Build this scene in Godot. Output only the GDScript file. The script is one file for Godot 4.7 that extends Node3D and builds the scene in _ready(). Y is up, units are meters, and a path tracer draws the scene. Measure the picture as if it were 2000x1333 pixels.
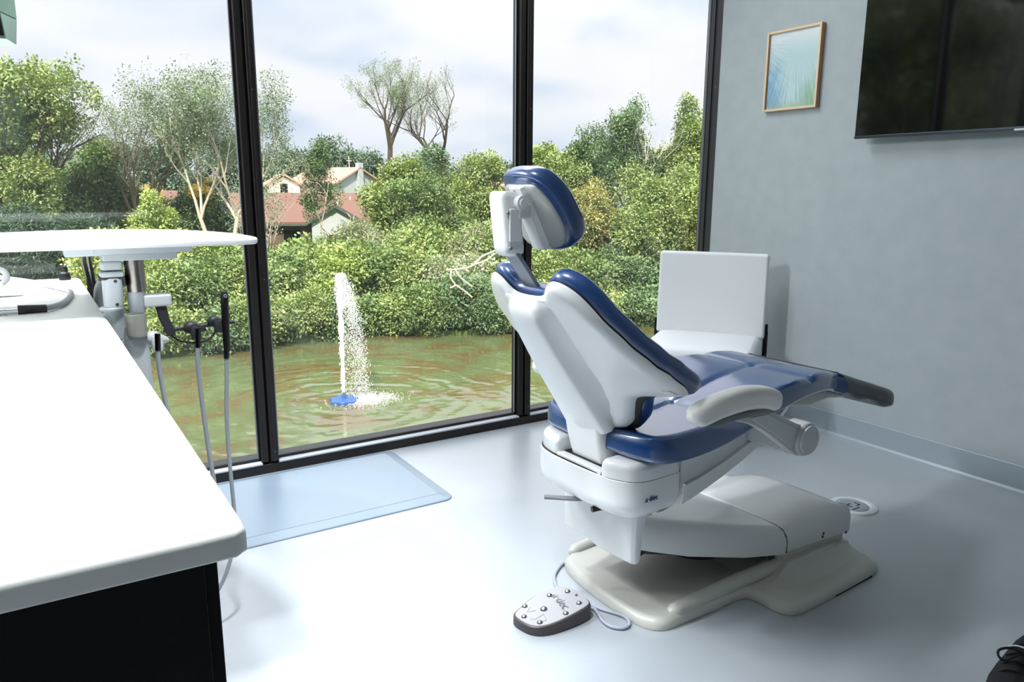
extends Node3D
# A bright dental treatment room beside a glass wall; a pond with a fountain, trees and houses lie outside.

var names := {}
var rng := RandomNumberGenerator.new()
var M := {}

# ---------------------------------------------------------------- naming
func numbered(called: String) -> String:
	if not names.has(called):
		names[called] = 0
		return called
	names[called] += 1
	return "%s_%03d" % [called, names[called]]

func tag(o: Node, label := "", category := "", group := "", kind := "") -> void:
	if label != "": o.set_meta("label", label)
	if category != "": o.set_meta("category", category)
	if group != "": o.set_meta("group", group)
	if kind != "": o.set_meta("kind", kind)

func thing(called: String, label: String, category: String, at := Vector3.ZERO, turn := 0.0, group := "") -> Node3D:
	var o := Node3D.new()
	o.name = numbered(called)
	add_child(o)
	o.position = at
	o.rotation.y = turn
	tag(o, label, category, group)
	return o

func part(called: String, m: Array, mat: Material, parent: Node, crease := 40.0, label := "") -> MeshInstance3D:
	return part_mesh(called, solid(m, crease), mat, parent, label)

func part_mesh(called: String, mesh: Mesh, mat: Material, parent: Node, label := "") -> MeshInstance3D:
	var o := MeshInstance3D.new()
	o.name = called
	o.mesh = mesh
	o.material_override = mat
	parent.add_child(o, true)
	if label != "": o.set_meta("label", label)
	return o

func solo(called: String, m: Array, mat: Material, label: String, category: String, group := "", crease := 40.0) -> MeshInstance3D:
	var o := part(numbered(called), m, mat, self, crease)
	tag(o, label, category, group)
	return o

func struct(called: String, m: Array, mat: Material, crease := 30.0) -> MeshInstance3D:
	var o := part(called, m, mat, self, crease)
	o.set_meta("kind", "structure")
	return o

# ---------------------------------------------------------------- shapes: a shape is [vertices, indices], counter-clockwise outward
func oriented(v: PackedVector3Array, ix: PackedInt32Array) -> Array:
	var vol := 0.0
	var c := v[0]
	for k in range(0, ix.size(), 3):
		vol += (v[ix[k]] - c).dot((v[ix[k + 1]] - c).cross(v[ix[k + 2]] - c))
	if vol < 0.0:
		for k in range(0, ix.size(), 3):
			var t := ix[k]
			ix[k] = ix[k + 1]
			ix[k + 1] = t
	return [v, ix]

func joined(list: Array) -> Array:
	var v := PackedVector3Array()
	var ix := PackedInt32Array()
	for m in list:
		var base := v.size()
		v.append_array(m[0])
		for k in m[1]: ix.append(base + k)
	return [v, ix]

func moved(m: Array, x: Transform3D) -> Array:
	var v := PackedVector3Array()
	for p in m[0]: v.append(x * p)
	return [v, m[1].duplicate()] if x.basis.determinant() > 0.0 else oriented(v, m[1].duplicate())

func at(m: Array, p: Vector3, r := Vector3.ZERO) -> Array:
	return moved(m, Transform3D(Basis.from_euler(r), p))

func solid(m: Array, crease := 40.0) -> ArrayMesh:
	var v: PackedVector3Array = m[0]
	var ix: PackedInt32Array = m[1]
	var nf := ix.size() / 3
	var fn := PackedVector3Array()
	fn.resize(nf)
	var wn := PackedVector3Array()
	wn.resize(nf)
	var near := []
	near.resize(v.size())
	for f in nf:
		var a := v[ix[f * 3]]
		var n := (v[ix[f * 3 + 1]] - a).cross(v[ix[f * 3 + 2]] - a)
		wn[f] = n
		fn[f] = n.normalized()
		for k in 3:
			var i := ix[f * 3 + k]
			if near[i] == null: near[i] = PackedInt32Array()
			near[i].append(f)
	var lim := cos(deg_to_rad(crease))
	var pv := PackedVector3Array()
	var pn := PackedVector3Array()
	for f in nf:
		for k in [0, 2, 1]:
			var i := ix[f * 3 + k]
			var s := Vector3.ZERO
			for g in near[i]:
				if fn[g].dot(fn[f]) > lim: s += wn[g]
			pv.append(v[i])
			pn.append(s.normalized() if s.length_squared() > 0.0 else fn[f])
	var arr := []
	arr.resize(Mesh.ARRAY_MAX)
	arr[Mesh.ARRAY_VERTEX] = pv
	arr[Mesh.ARRAY_NORMAL] = pn
	var mesh := ArrayMesh.new()
	mesh.add_surface_from_arrays(Mesh.PRIMITIVE_TRIANGLES, arr)
	return mesh

func pv2(a: Array) -> PackedVector2Array:
	var o := PackedVector2Array()
	for k in range(0, a.size(), 2): o.append(Vector2(a[k], a[k + 1]))
	return o

func pv3(a: Array) -> PackedVector3Array:
	var o := PackedVector3Array()
	for k in range(0, a.size(), 3): o.append(Vector3(a[k], a[k + 1], a[k + 2]))
	return o

func loop2(p: PackedVector2Array, n := 5) -> PackedVector2Array:
	var o := PackedVector2Array()
	var c := p.size()
	for i in c:
		for k in n:
			o.append(p[i].cubic_interpolate(p[(i + 1) % c], p[(i - 1 + c) % c], p[(i + 2) % c], float(k) / n))
	return o

func line3(p: PackedVector3Array, n := 6) -> PackedVector3Array:
	var o := PackedVector3Array()
	var c := p.size()
	for i in c - 1:
		for k in n:
			o.append(p[i].cubic_interpolate(p[i + 1], p[maxi(i - 1, 0)], p[mini(i + 2, c - 1)], float(k) / n))
	o.append(p[c - 1])
	return o

func mirrored(half: PackedVector2Array) -> PackedVector2Array:   # right half from top centre to bottom centre, made a closed loop
	var o := half.duplicate()
	for i in range(half.size() - 2, 0, -1): o.append(Vector2(-half[i].x, half[i].y))
	return o

func rrect(w: float, h: float, r: float, seg := 5, c := Vector2.ZERO) -> PackedVector2Array:
	var o := PackedVector2Array()
	for q in 4:
		var cc := c + Vector2([1, -1, -1, 1][q] * (w / 2 - r), [1, 1, -1, -1][q] * (h / 2 - r))
		for k in seg + 1:
			var a := PI / 2 * (q + float(k) / seg)
			o.append(cc + Vector2(cos(a), sin(a)) * r)
	return o

func disc(r: float, n := 32, sy := 1.0) -> PackedVector2Array:
	var o := PackedVector2Array()
	for k in n: o.append(Vector2(cos(TAU * k / n) * r, sin(TAU * k / n) * r * sy))
	return o

func inset2(p: PackedVector2Array, d: float) -> PackedVector2Array:
	if d == 0.0: return p
	var o := PackedVector2Array()
	var c := p.size()
	for i in c:
		var e0 := (p[i] - p[(i - 1 + c) % c]).normalized()
		var e1 := (p[(i + 1) % c] - p[i]).normalized()
		var n := Vector2(-e0.y - e1.y, e0.x + e1.x)
		var l := n.length()
		if l < 0.001: n = Vector2(-e0.y, e0.x)
		else: n = n / l * minf(2.0 / l, 1.6)
		o.append(p[i] + n * d)
	return o

func soft(t0: float, t1: float, r0: float, r1: float, n := 4) -> Array:   # rings of a slab with rounded lower and upper edges
	var o := []
	if r0 > 0.0:
		for k in n: o.append(Vector2(r0 * (1 - sin(PI / 2 * k / n)), t0 + r0 * (1 - cos(PI / 2 * k / n))))
	o.append(Vector2(0, t0 + r0))
	if t1 - r1 > t0 + r0 + 1e-5: o.append(Vector2(0, t1 - r1))
	if r1 > 0.0:
		for k in range(1, n + 1): o.append(Vector2(r1 * (1 - cos(PI / 2 * k / n)), t1 - r1 + r1 * sin(PI / 2 * k / n)))
	return o

func pad(outline: PackedVector2Array, rings: Array, warp = null, sp := 0.0) -> Array:
	var p := outline.duplicate()
	if Geometry2D.is_polygon_clockwise(p): p.reverse()
	if sp > 0.0:                                           # split long sides
		var q := PackedVector2Array()
		for i in p.size():
			var b := p[(i + 1) % p.size()]
			var n := maxi(1, int(ceil(p[i].distance_to(b) / sp)))
			for k in n: q.append(p[i].lerp(b, float(k) / n))
		p = q
	var c := p.size()
	var v := PackedVector3Array()
	var ix := PackedInt32Array()
	var w: Callable = warp if warp != null else func(a, b, t): return Vector3(a, b, t)
	for r in rings:
		for q in inset2(p, r.x): v.append(w.call(q.x, q.y, r.y))
	for k in rings.size() - 1:
		for j in c:
			var a := k * c + j
			var b := k * c + (j + 1) % c
			ix.append_array(PackedInt32Array([a, b, b + c, a, b + c, a + c]))
	for side in 2:
		var ring: Vector2 = rings[0] if side == 0 else rings[-1]
		var q := inset2(p, ring.x)
		var start := 0 if side == 0 else (rings.size() - 1) * c
		var idx := PackedInt32Array()
		for j in c: idx.append(start + j)
		var tri := PackedInt32Array()
		if sp <= 0.0:
			tri = Geometry2D.triangulate_polygon(q)
		if sp <= 0.0 and tri.size() == 0:                 # a crossing outline: fall back on plain triangles between its points
			var raw0 := Geometry2D.triangulate_delaunay(q)
			for k in range(0, raw0.size(), 3):
				if Geometry2D.is_point_in_polygon((q[raw0[k]] + q[raw0[k + 1]] + q[raw0[k + 2]]) / 3.0, q): tri.append_array(raw0.slice(k, k + 3))
		elif sp > 0.0:
			var lo := q[0]
			var hi := q[0]
			for x in q:
				lo = lo.min(x)
				hi = hi.max(x)
			var all := q.duplicate()
			var bx := int((hi.x - lo.x) / sp) + 1
			var by := int((hi.y - lo.y) / sp) + 1
			for i in bx:
				for j in by:
					var z := lo + Vector2((i + 0.5 + 0.13 * sin(i * 7.1 + j * 3.3)) * sp, (j + 0.5 + 0.5 * (i % 2) * 0.5 + 0.11 * sin(j * 5.7 + i)) * sp)
					if not Geometry2D.is_point_in_polygon(z, q): continue
					var clear := true
					for x in q:
						if x.distance_squared_to(z) < sp * sp * 0.2:
							clear = false
							break
					if clear:
						all.append(z)
						idx.append(v.size())
						v.append(w.call(z.x, z.y, ring.y))
			q = all
			var raw := Geometry2D.triangulate_delaunay(q)
			tri = PackedInt32Array()
			var border := inset2(p, ring.x)
			for k in range(0, raw.size(), 3):
				var mid := (q[raw[k]] + q[raw[k + 1]] + q[raw[k + 2]]) / 3.0
				if Geometry2D.is_point_in_polygon(mid, border): tri.append_array(raw.slice(k, k + 3))
		for k in range(0, tri.size(), 3):
			var ar := (q[tri[k + 1]] - q[tri[k]]).cross(q[tri[k + 2]] - q[tri[k]])
			if absf(ar) < 1e-12: continue
			if (ar > 0.0) == (side == 1): ix.append_array(PackedInt32Array([idx[tri[k]], idx[tri[k + 1]], idx[tri[k + 2]]]))
			else: ix.append_array(PackedInt32Array([idx[tri[k]], idx[tri[k + 2]], idx[tri[k + 1]]]))
	return oriented(v, ix)

func slab(outline: PackedVector2Array, y0: float, y1: float, r0 := 0.0, r1 := 0.0, n := 4) -> Array:   # outline in (x, z), upright
	return pad(outline, soft(y0, y1, r0, r1, n), func(a, b, t): return Vector3(a, t, b))

func box(a: Vector3, b: Vector3, r := 0.0) -> Array:      # box between two corners, edges rounded by r
	var lo := a.min(b)
	var hi := a.max(b)
	var c := (lo + hi) / 2
	var s := hi - lo
	if r <= 0.0:
		return slab(PackedVector2Array([Vector2(lo.x, lo.z), Vector2(hi.x, lo.z), Vector2(hi.x, hi.z), Vector2(lo.x, hi.z)]), lo.y, hi.y)
	return slab(rrect(s.x, s.z, r, 3, Vector2(c.x, c.z)), lo.y, hi.y, r, r, 3)

func loft(secs: Array, closed := true) -> Array:
	var v := PackedVector3Array()
	var ix := PackedInt32Array()
	var c: int = secs[0].size()
	for s in secs: v.append_array(s)
	for k in secs.size() - 1:
		for j in c:
			var a := k * c + j
			var b := k * c + (j + 1) % c
			ix.append_array(PackedInt32Array([a, b, b + c, a, b + c, a + c]))
	if closed:
		for e in 2:
			var s: PackedVector3Array = secs[0] if e == 0 else secs[-1]
			var m := Vector3.ZERO
			for p in s: m += p
			var start := 0 if e == 0 else (secs.size() - 1) * c
			var ring := v.size()
			for p in s: v.append(p)                       # own ring, so that end faces keep a crisp edge
			var mid := v.size()
			v.append(m / c)
			for j in c:
				if e == 0: ix.append_array(PackedInt32Array([ring + (j + 1) % c, ring + j, mid]))
				else: ix.append_array(PackedInt32Array([ring + j, ring + (j + 1) % c, mid]))
			start += 0
	return oriented(v, ix)

func tube(pts: PackedVector3Array, rad, sides := 10, flat := 1.0) -> Array:
	var secs := []
	var up := Vector3(0.31, 0.9, 0.23)
	for i in pts.size():
		var d := (pts[mini(i + 1, pts.size() - 1)] - pts[maxi(i - 1, 0)]).normalized()
		var x := up.cross(d)
		if x.length() < 0.05: x = Vector3(1, 0.2, 0).cross(d)
		x = x.normalized()
		var y := d.cross(x)
		up = y
		var r: float = rad if rad is float else rad[i]
		var s := PackedVector3Array()
		for k in sides: s.append(pts[i] + (x * cos(TAU * k / sides) + y * sin(TAU * k / sides) * flat) * r)
		secs.append(s)
	return loft(secs)

func rod(a: Vector3, b: Vector3, r: float, sides := 16, r2 := -1.0) -> Array:
	return tube(PackedVector3Array([a, b]), [r, r if r2 < 0.0 else r2], sides)

func lathe(prof: Array, seg := 28) -> Array:              # [radius, height, radius, height ...] about the y axis
	var secs := []
	for k in range(0, prof.size(), 2):
		var s := PackedVector3Array()
		for j in seg: s.append(Vector3(cos(TAU * j / seg) * maxf(prof[k], 0.0003), prof[k + 1], sin(TAU * j / seg) * maxf(prof[k], 0.0003)))
		secs.append(s)
	return loft(secs)

func aim(m: Array, p: Vector3, y: Vector3) -> Array:      # the shape's y axis turned towards y, then moved to p
	y = y.normalized()
	var x := y.cross(Vector3(0.0, 0.0, 1.0))
	if x.length() < 0.01: x = Vector3(1, 0, 0)
	x = x.normalized()
	return moved(m, Transform3D(Basis(x, y, x.cross(y)), p))

func lettering(text: String, size: float, depth: float, font_name := "Droid Sans", italic := false, bold := 400) -> Mesh:
	var f := SystemFont.new()
	f.font_names = PackedStringArray([font_name])
	f.font_italic = italic
	f.font_weight = bold
	var t := TextMesh.new()
	t.text = text
	t.font = f
	t.font_size = 64
	t.pixel_size = size / 64.0
	t.depth = depth
	t.curve_step = 1.0
	return t

# ---------------------------------------------------------------- materials
func mat(c: Color, rough := 0.5, metal := 0.0, spec := 0.5) -> StandardMaterial3D:
	var m := StandardMaterial3D.new()
	m.albedo_color = c
	m.roughness = rough
	m.metallic = metal
	m.metallic_specular = spec
	return m

func noise_tex(freq: float, seed_: int, ramp: Array, size := 512, octaves := 4, as_normal := false, bump := 4.0) -> NoiseTexture2D:
	var n := FastNoiseLite.new()
	n.noise_type = FastNoiseLite.TYPE_SIMPLEX_SMOOTH
	n.seed = seed_
	n.frequency = freq
	n.fractal_octaves = octaves
	var t := NoiseTexture2D.new()
	t.width = size
	t.height = size
	t.seamless = true
	t.noise = n
	if as_normal:
		t.as_normal_map = true
		t.bump_strength = bump
	elif ramp.size() > 0:
		var g := Gradient.new()
		var offs := PackedFloat32Array()
		var cols := PackedColorArray()
		for k in range(0, ramp.size(), 2):
			offs.append(ramp[k])
			cols.append(ramp[k + 1])
		g.offsets = offs
		g.colors = cols
		t.color_ramp = g
	return t

func tri(m: StandardMaterial3D, scale: float, world := true) -> StandardMaterial3D:
	m.uv1_triplanar = true
	m.uv1_world_triplanar = world
	m.uv1_scale = Vector3.ONE * scale
	return m

func materials() -> void:
	M.wall = tri(mat(Color(1, 1, 1), 0.7, 0.0, 0.4), 0.7)
	M.wall.albedo_texture = noise_tex(0.02, 3, [0.0, Color(0.655, 0.69, 0.70), 1.0, Color(0.685, 0.715, 0.725)])
	M.wall.normal_enabled = true
	M.wall.normal_texture = noise_tex(0.12, 4, [], 512, 3, true, 1.2)
	M.wall.normal_scale = 0.04
	M.ceiling = mat(Color(0.66, 0.66, 0.65), 0.9)
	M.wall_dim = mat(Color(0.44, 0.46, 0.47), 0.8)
	M.floor = tri(mat(Color(1, 1, 1), 0.36, 0.0, 0.7), 0.5)
	M.floor.albedo_texture = noise_tex(0.012, 9, [0.0, Color(0.645, 0.67, 0.69), 0.5, Color(0.66, 0.685, 0.705), 1.0, Color(0.67, 0.695, 0.715)])
	M.floor.roughness_texture = noise_tex(0.03, 10, [0.0, Color(0.85, 0.85, 0.85), 1.0, Color(1, 1, 1)])
	M.floor.clearcoat_enabled = true
	M.floor.clearcoat = 0.7
	M.floor.clearcoat_roughness = 0.30
	M.cove = mat(Color(0.60, 0.65, 0.68), 0.35, 0.0, 0.6)
	M.bronze = mat(Color(0.165, 0.145, 0.138), 0.38, 0.35, 0.5)
	M.bronze_light = mat(Color(0.30, 0.30, 0.315), 0.33, 0.6, 0.5)
	M.alu = mat(Color(0.62, 0.63, 0.65), 0.35, 0.8)
	M.gasket = mat(Color(0.05, 0.055, 0.06), 0.5)
	M.sill = mat(Color(0.80, 0.81, 0.83), 0.3, 0.2, 0.6)
	M.glass = mat(Color(0.95, 0.99, 0.97, 0.03), 0.0)
	M.glass.transparency = BaseMaterial3D.TRANSPARENCY_ALPHA
	M.white = mat(Color(0.905, 0.91, 0.905), 0.34)          # chair shells
	M.white.clearcoat_enabled = true
	M.white.clearcoat = 0.8
	M.white.clearcoat_roughness = 0.15
	M.beige = mat(Color(0.80, 0.795, 0.76), 0.32)
	M.seam = mat(Color(0.06, 0.06, 0.06), 0.6)
	M.lightgrey_shell = mat(Color(0.70, 0.71, 0.70), 0.4)
	M.linkgrey = mat(Color(0.77, 0.77, 0.765), 0.36)
	M.darkgrey = mat(Color(0.20, 0.20, 0.21), 0.45)
	M.midgrey = mat(Color(0.46, 0.47, 0.48), 0.45)
	M.lightgrey = mat(Color(0.80, 0.815, 0.82), 0.38)
	M.black = mat(Color(0.035, 0.035, 0.042), 0.4)
	M.chrome = mat(Color(0.82, 0.82, 0.83), 0.16, 1.0)
	M.steel = mat(Color(0.60, 0.58, 0.55), 0.32, 1.0)
	M.blue = tri(mat(Color(0.035, 0.235, 0.46), 0.30, 0.0, 0.80), 6.0, false)
	M.blue.normal_enabled = true
	M.blue.normal_texture = noise_tex(0.11, 21, [], 512, 3, true, 2.0)
	M.blue.normal_scale = 0.12
	M.blue.clearcoat_enabled = true
	M.blue.clearcoat = 1.0
	M.blue.clearcoat_roughness = 0.18
	M.toe = mat(Color(0.10, 0.125, 0.15), 0.33, 0.0, 0.5)
	M.vinyl = tri(mat(Color(0.91, 0.915, 0.92), 0.42), 5.0, false)
	M.vinyl.normal_enabled = true
	M.vinyl.normal_texture = noise_tex(0.13, 22, [], 512, 3, true, 2.0)
	M.vinyl.normal_scale = 0.12
	M.armpad = mat(Color(0.93, 0.925, 0.905), 0.42)
	M.solidtop = mat(Color(0.93, 0.93, 0.915), 0.32)
	M.solidtop.subsurf_scatter_enabled = false
	M.cabinet = mat(Color(0.02, 0.018, 0.021), 0.6, 0.0, 0.3)
	M.mat = tri(mat(Color(0.50, 0.565, 0.62), 0.34, 0.0, 0.62), 3.0)
	M.mat.normal_enabled = true
	M.mat.normal_texture = noise_tex(0.09, 23, [], 512, 4, true, 3.0)
	M.mat.normal_scale = 0.2
	M.mat.clearcoat_enabled = true
	M.mat.clearcoat = 0.7
	M.mat.clearcoat_roughness = 0.3
	M.tvscreen = mat(Color(0.012, 0.012, 0.015), 0.05, 0.0, 1.0)
	M.tvscreen.clearcoat_enabled = true
	M.tvscreen.clearcoat = 0.8
	M.tvscreen.clearcoat_roughness = 0.05
	M.tvframe = mat(Color(0.22, 0.245, 0.28), 0.32, 0.5)
	M.wood = tri(mat(Color(1, 1, 1), 0.5), 3.0, false)
	M.wood.uv1_scale = Vector3(3, 14, 14)
	M.wood.albedo_texture = noise_tex(0.05, 31, [0.0, Color(0.62, 0.44, 0.30), 0.5, Color(0.74, 0.56, 0.40), 1.0, Color(0.83, 0.68, 0.52)])
	M.palewood = tri(mat(Color(1, 1, 1), 0.45), 3.0, false)
	M.palewood.uv1_scale = Vector3(3, 14, 14)
	M.palewood.albedo_texture = noise_tex(0.05, 32, [0.0, Color(0.84, 0.72, 0.58), 1.0, Color(0.93, 0.84, 0.72)])
	M.pedal = mat(Color(0.66, 0.65, 0.66), 0.42)
	M.pedal_side = mat(Color(0.26, 0.245, 0.25), 0.45)
	M.chrome_soft = mat(Color(0.70, 0.70, 0.71), 0.28, 1.0)
	M.chrome_dark = mat(Color(0.30, 0.30, 0.31), 0.22, 1.0)
	M.cable = mat(Color(0.66, 0.68, 0.73), 0.4)
	M.lid = mat(Color(0.55, 0.58, 0.61), 0.45)
	M.chairmetal = mat(Color(0.16, 0.16, 0.175), 0.25, 0.8)
	M.hose = mat(Color(0.64, 0.66, 0.68), 0.42)
	M.hosegrey = mat(Color(0.55, 0.57, 0.57), 0.5)
	M.palegreen = mat(Color(0.50, 0.60, 0.54), 0.3)
	M.traywhite = mat(Color(0.93, 0.93, 0.93), 0.3)
	M.unitgrey = mat(Color(0.72, 0.745, 0.755), 0.38)
	M.unitwhite = mat(Color(0.85, 0.86, 0.865), 0.36)
	M.beige_soft = mat(Color(0.64, 0.635, 0.60), 0.45)
	M.shoecloth = mat(Color(0.06, 0.065, 0.10), 0.8)
	M.shoelace = mat(Color(0.03, 0.03, 0.045), 0.7)
	M.trimpale = mat(Color(0.75, 0.76, 0.80), 0.5)
	M.logo = mat(Color(0.10, 0.20, 0.46), 0.4)
	M.clear = mat(Color(0.90, 0.95, 0.97, 0.18), 0.05)
	M.clear.transparency = BaseMaterial3D.TRANSPARENCY_ALPHA

# ---------------------------------------------------------------- the scene
func _ready() -> void:
	rng.seed = 77
	camera_sky_and_lights()
	materials()
	room()
	dental_chair()
	foot_pedal()
	floor_outlet()
	floor_mat()
	shoe()
	guest_chair()
	wall_things()
	counter()
	delivery_unit()
	outside()

func camera_sky_and_lights() -> void:
	var cam := Camera3D.new()
	cam.name = "camera"
	cam.position = Vector3(0, 1.30, 0)
	cam.rotation = Vector3(-0.202419207, -0.562584055, 0.00474810306)
	cam.fov = 49.154
	cam.near = 0.05
	cam.far = 600.0
	cam.current = true
	add_child(cam)

	var env := Environment.new()
	env.background_mode = Environment.BG_SKY
	var sky := Sky.new()
	var psm := PanoramaSkyMaterial.new()
	psm.panorama = cloud_sky()
	sky.sky_material = psm
	env.sky = sky
	env.tonemap_mode = Environment.TONE_MAPPER_LINEAR
	env.tonemap_exposure = 1.12
	env.sdfgi_enabled = true
	env.ssao_enabled = true
	env.ssil_enabled = true
	var we := WorldEnvironment.new()
	we.name = "world"
	we.environment = env
	add_child(we)

	var sun := DirectionalLight3D.new()
	sun.name = "sun"
	sun.light_color = Color(1.0, 0.95, 0.86)
	sun.light_energy = 2.1
	sun.light_angular_distance = 2.0
	sun.shadow_enabled = true
	sun.look_at_from_position(Vector3.ZERO, Vector3(0.42, -0.80, -0.62))
	add_child(sun)

	# two light lines in the ceiling along the glass wall, tilted into the room
	light_line(Vector3(-1.43, 2.955, -3.17), 2.15, 0.15, 0.62, 17.0, "long white ceiling light line at the head of the glass wall, over the worktop")
	light_line(Vector3(2.00, 2.955, -3.17), 1.20, 0.15, 0.62, 2.5, "short white ceiling light line at the head of the glass wall, right of the centre")

	# narrow recessed downlights over the worktop and the open floor at the left
	downlight(Vector3(-0.45, CEIL, -0.90), 6.0, 42.0, "over the near end of the worktop")
	downlight(Vector3(-0.45, CEIL, -2.20), 6.0, 42.0, "over the far end of the worktop")
	downlight(Vector3(0.45, CEIL, -2.55), 10.0, 29.0, "over the mat along the glass wall")
	downlight(Vector3(0.35, CEIL, -1.45), 9.0, 29.0, "over the open floor beside the worktop")

func downlight(p: Vector3, e: float, cone: float, where: String) -> void:
	var t := thing("downlight", "round recessed ceiling downlight " + where, "downlight", p, 0.0, "recessed ceiling downlights")
	part("trim_ring", lathe([0.085, 0.0, 0.105, 0.0, 0.105, -0.004, 0.098, -0.008, 0.085, -0.006, 0.080, 0.0, 0.085, 0.0], 32), mat(Color(0.9, 0.9, 0.9), 0.4), t)
	var g := mat(Color(0.95, 0.95, 0.95), 0.6)
	g.emission_enabled = true
	g.emission = Color(0.97, 0.98, 1.0)
	g.emission_energy_multiplier = 1.5
	part("lamp_lens", lathe([0.0, -0.001, 0.080, -0.001, 0.080, 0.002, 0.0, 0.002], 32), g, t)
	var l := SpotLight3D.new()
	l.name = "downlight_lamp"
	l.light_color = Color(0.95, 0.975, 1.0)
	l.light_energy = e
	l.light_size = 0.08
	l.spot_angle = cone
	l.spot_angle_attenuation = 1.0
	l.spot_range = 9.0
	l.spot_attenuation = 2.0
	l.shadow_enabled = true
	l.position = p + Vector3(0, -0.03, 0)
	l.rotation = Vector3(-PI / 2, 0, 0)
	add_child(l)

func light_line(p: Vector3, w: float, d: float, tilt: float, e: float, label: String) -> void:
	var t := thing("ceiling_light", label, "ceiling light", p)
	t.rotation.x = -tilt                                   # its face looks down and into the room
	part("housing", joined([box(Vector3(-w / 2 - 0.02, 0.0, -d / 2 - 0.01), Vector3(w / 2 + 0.02, 0.03, d / 2 + 0.01), 0.004), box(Vector3(-w / 2 - 0.02, -0.012, -d / 2 - 0.01), Vector3(w / 2 + 0.02, 0.002, -d / 2)), box(Vector3(-w / 2 - 0.02, -0.012, d / 2), Vector3(w / 2 + 0.02, 0.002, d / 2 + 0.01))]), mat(Color(0.85, 0.85, 0.85), 0.5), t)
	var g := mat(Color(0.95, 0.95, 0.95), 0.6)
	g.emission_enabled = true
	g.emission = Color(0.96, 0.98, 1.0)
	g.emission_energy_multiplier = 1.5
	part("light_diffuser", box(Vector3(-w / 2, -0.006, -d / 2), Vector3(w / 2, 0.001, d / 2)), g, t)
	var l := AreaLight3D.new()
	l.name = "line_light"
	l.area_size = Vector2(w, d)
	l.light_color = Color(0.95, 0.975, 1.0)
	l.light_energy = e
	l.area_range = 12.0
	l.shadow_enabled = true
	l.position = p + Vector3(0, -cos(tilt), sin(tilt)) * 0.012
	l.rotation = Vector3(-PI / 2 - tilt, 0, 0)
	add_child(l)

func cloud_sky() -> ImageTexture:
	var a := FastNoiseLite.new()
	a.noise_type = FastNoiseLite.TYPE_SIMPLEX_SMOOTH
	a.seed = 11
	a.frequency = 1.0
	a.fractal_octaves = 6
	a.fractal_gain = 0.52
	var b := FastNoiseLite.new()
	b.noise_type = FastNoiseLite.TYPE_SIMPLEX_SMOOTH
	b.seed = 5
	b.frequency = 1.0
	b.fractal_octaves = 4
	var w := 1024
	var h := 512
	var im := Image.create(w, h, false, Image.FORMAT_RGBF)
	for j in h:
		var el := PI * (0.5 - (j + 0.5) / h)
		var up := maxf(sin(el), 0.0)
		var lift := 1.0 + 1.3 * smoothstep(0.10, 0.95, up)
		for i in w:
			var az := TAU * (i + 0.5) / w
			var dx := cos(el) * sin(az)
			var dz := -cos(el) * cos(az)
			var k := 0.62 / (up + 0.20)                    # layers of cloud seen in perspective
			var q := Vector3(dx * k * 1.5, up * 3.0, dz * k * 1.5)
			var n := a.get_noise_3d(q.x, q.y, q.z) * 0.5 + 0.5
			var m := b.get_noise_3d(q.x * 0.7 + 9.0, q.y, q.z * 0.7 - 4.0) * 0.5 + 0.5
			var cover := smoothstep(0.10, 0.50, n)
			var blue := Vector3(0.52, 0.66, 0.85)
			var cloud := Vector3(0.90, 0.915, 0.95).lerp(Vector3(0.70, 0.77, 0.87), smoothstep(0.45, 0.80, m))
			var c := blue.lerp(cloud, cover)
			c = c.lerp(Vector3(0.62, 0.73, 0.86), 0.55 * (1.0 - smoothstep(0.0, 0.13, up)))
			c *= lift
			im.set_pixel(i, j, Color(c.x, c.y, c.z))
	return ImageTexture.create_from_image(im)

# ---------------------------------------------------------------- the room
const XW := 3.53      # right wall
const ZF := -3.354    # face of the glass wall's frame
const ZG := -3.40     # panes
const CEIL := 3.00
const XL := -2.60     # left wall
const ZB := 2.40      # back wall

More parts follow.
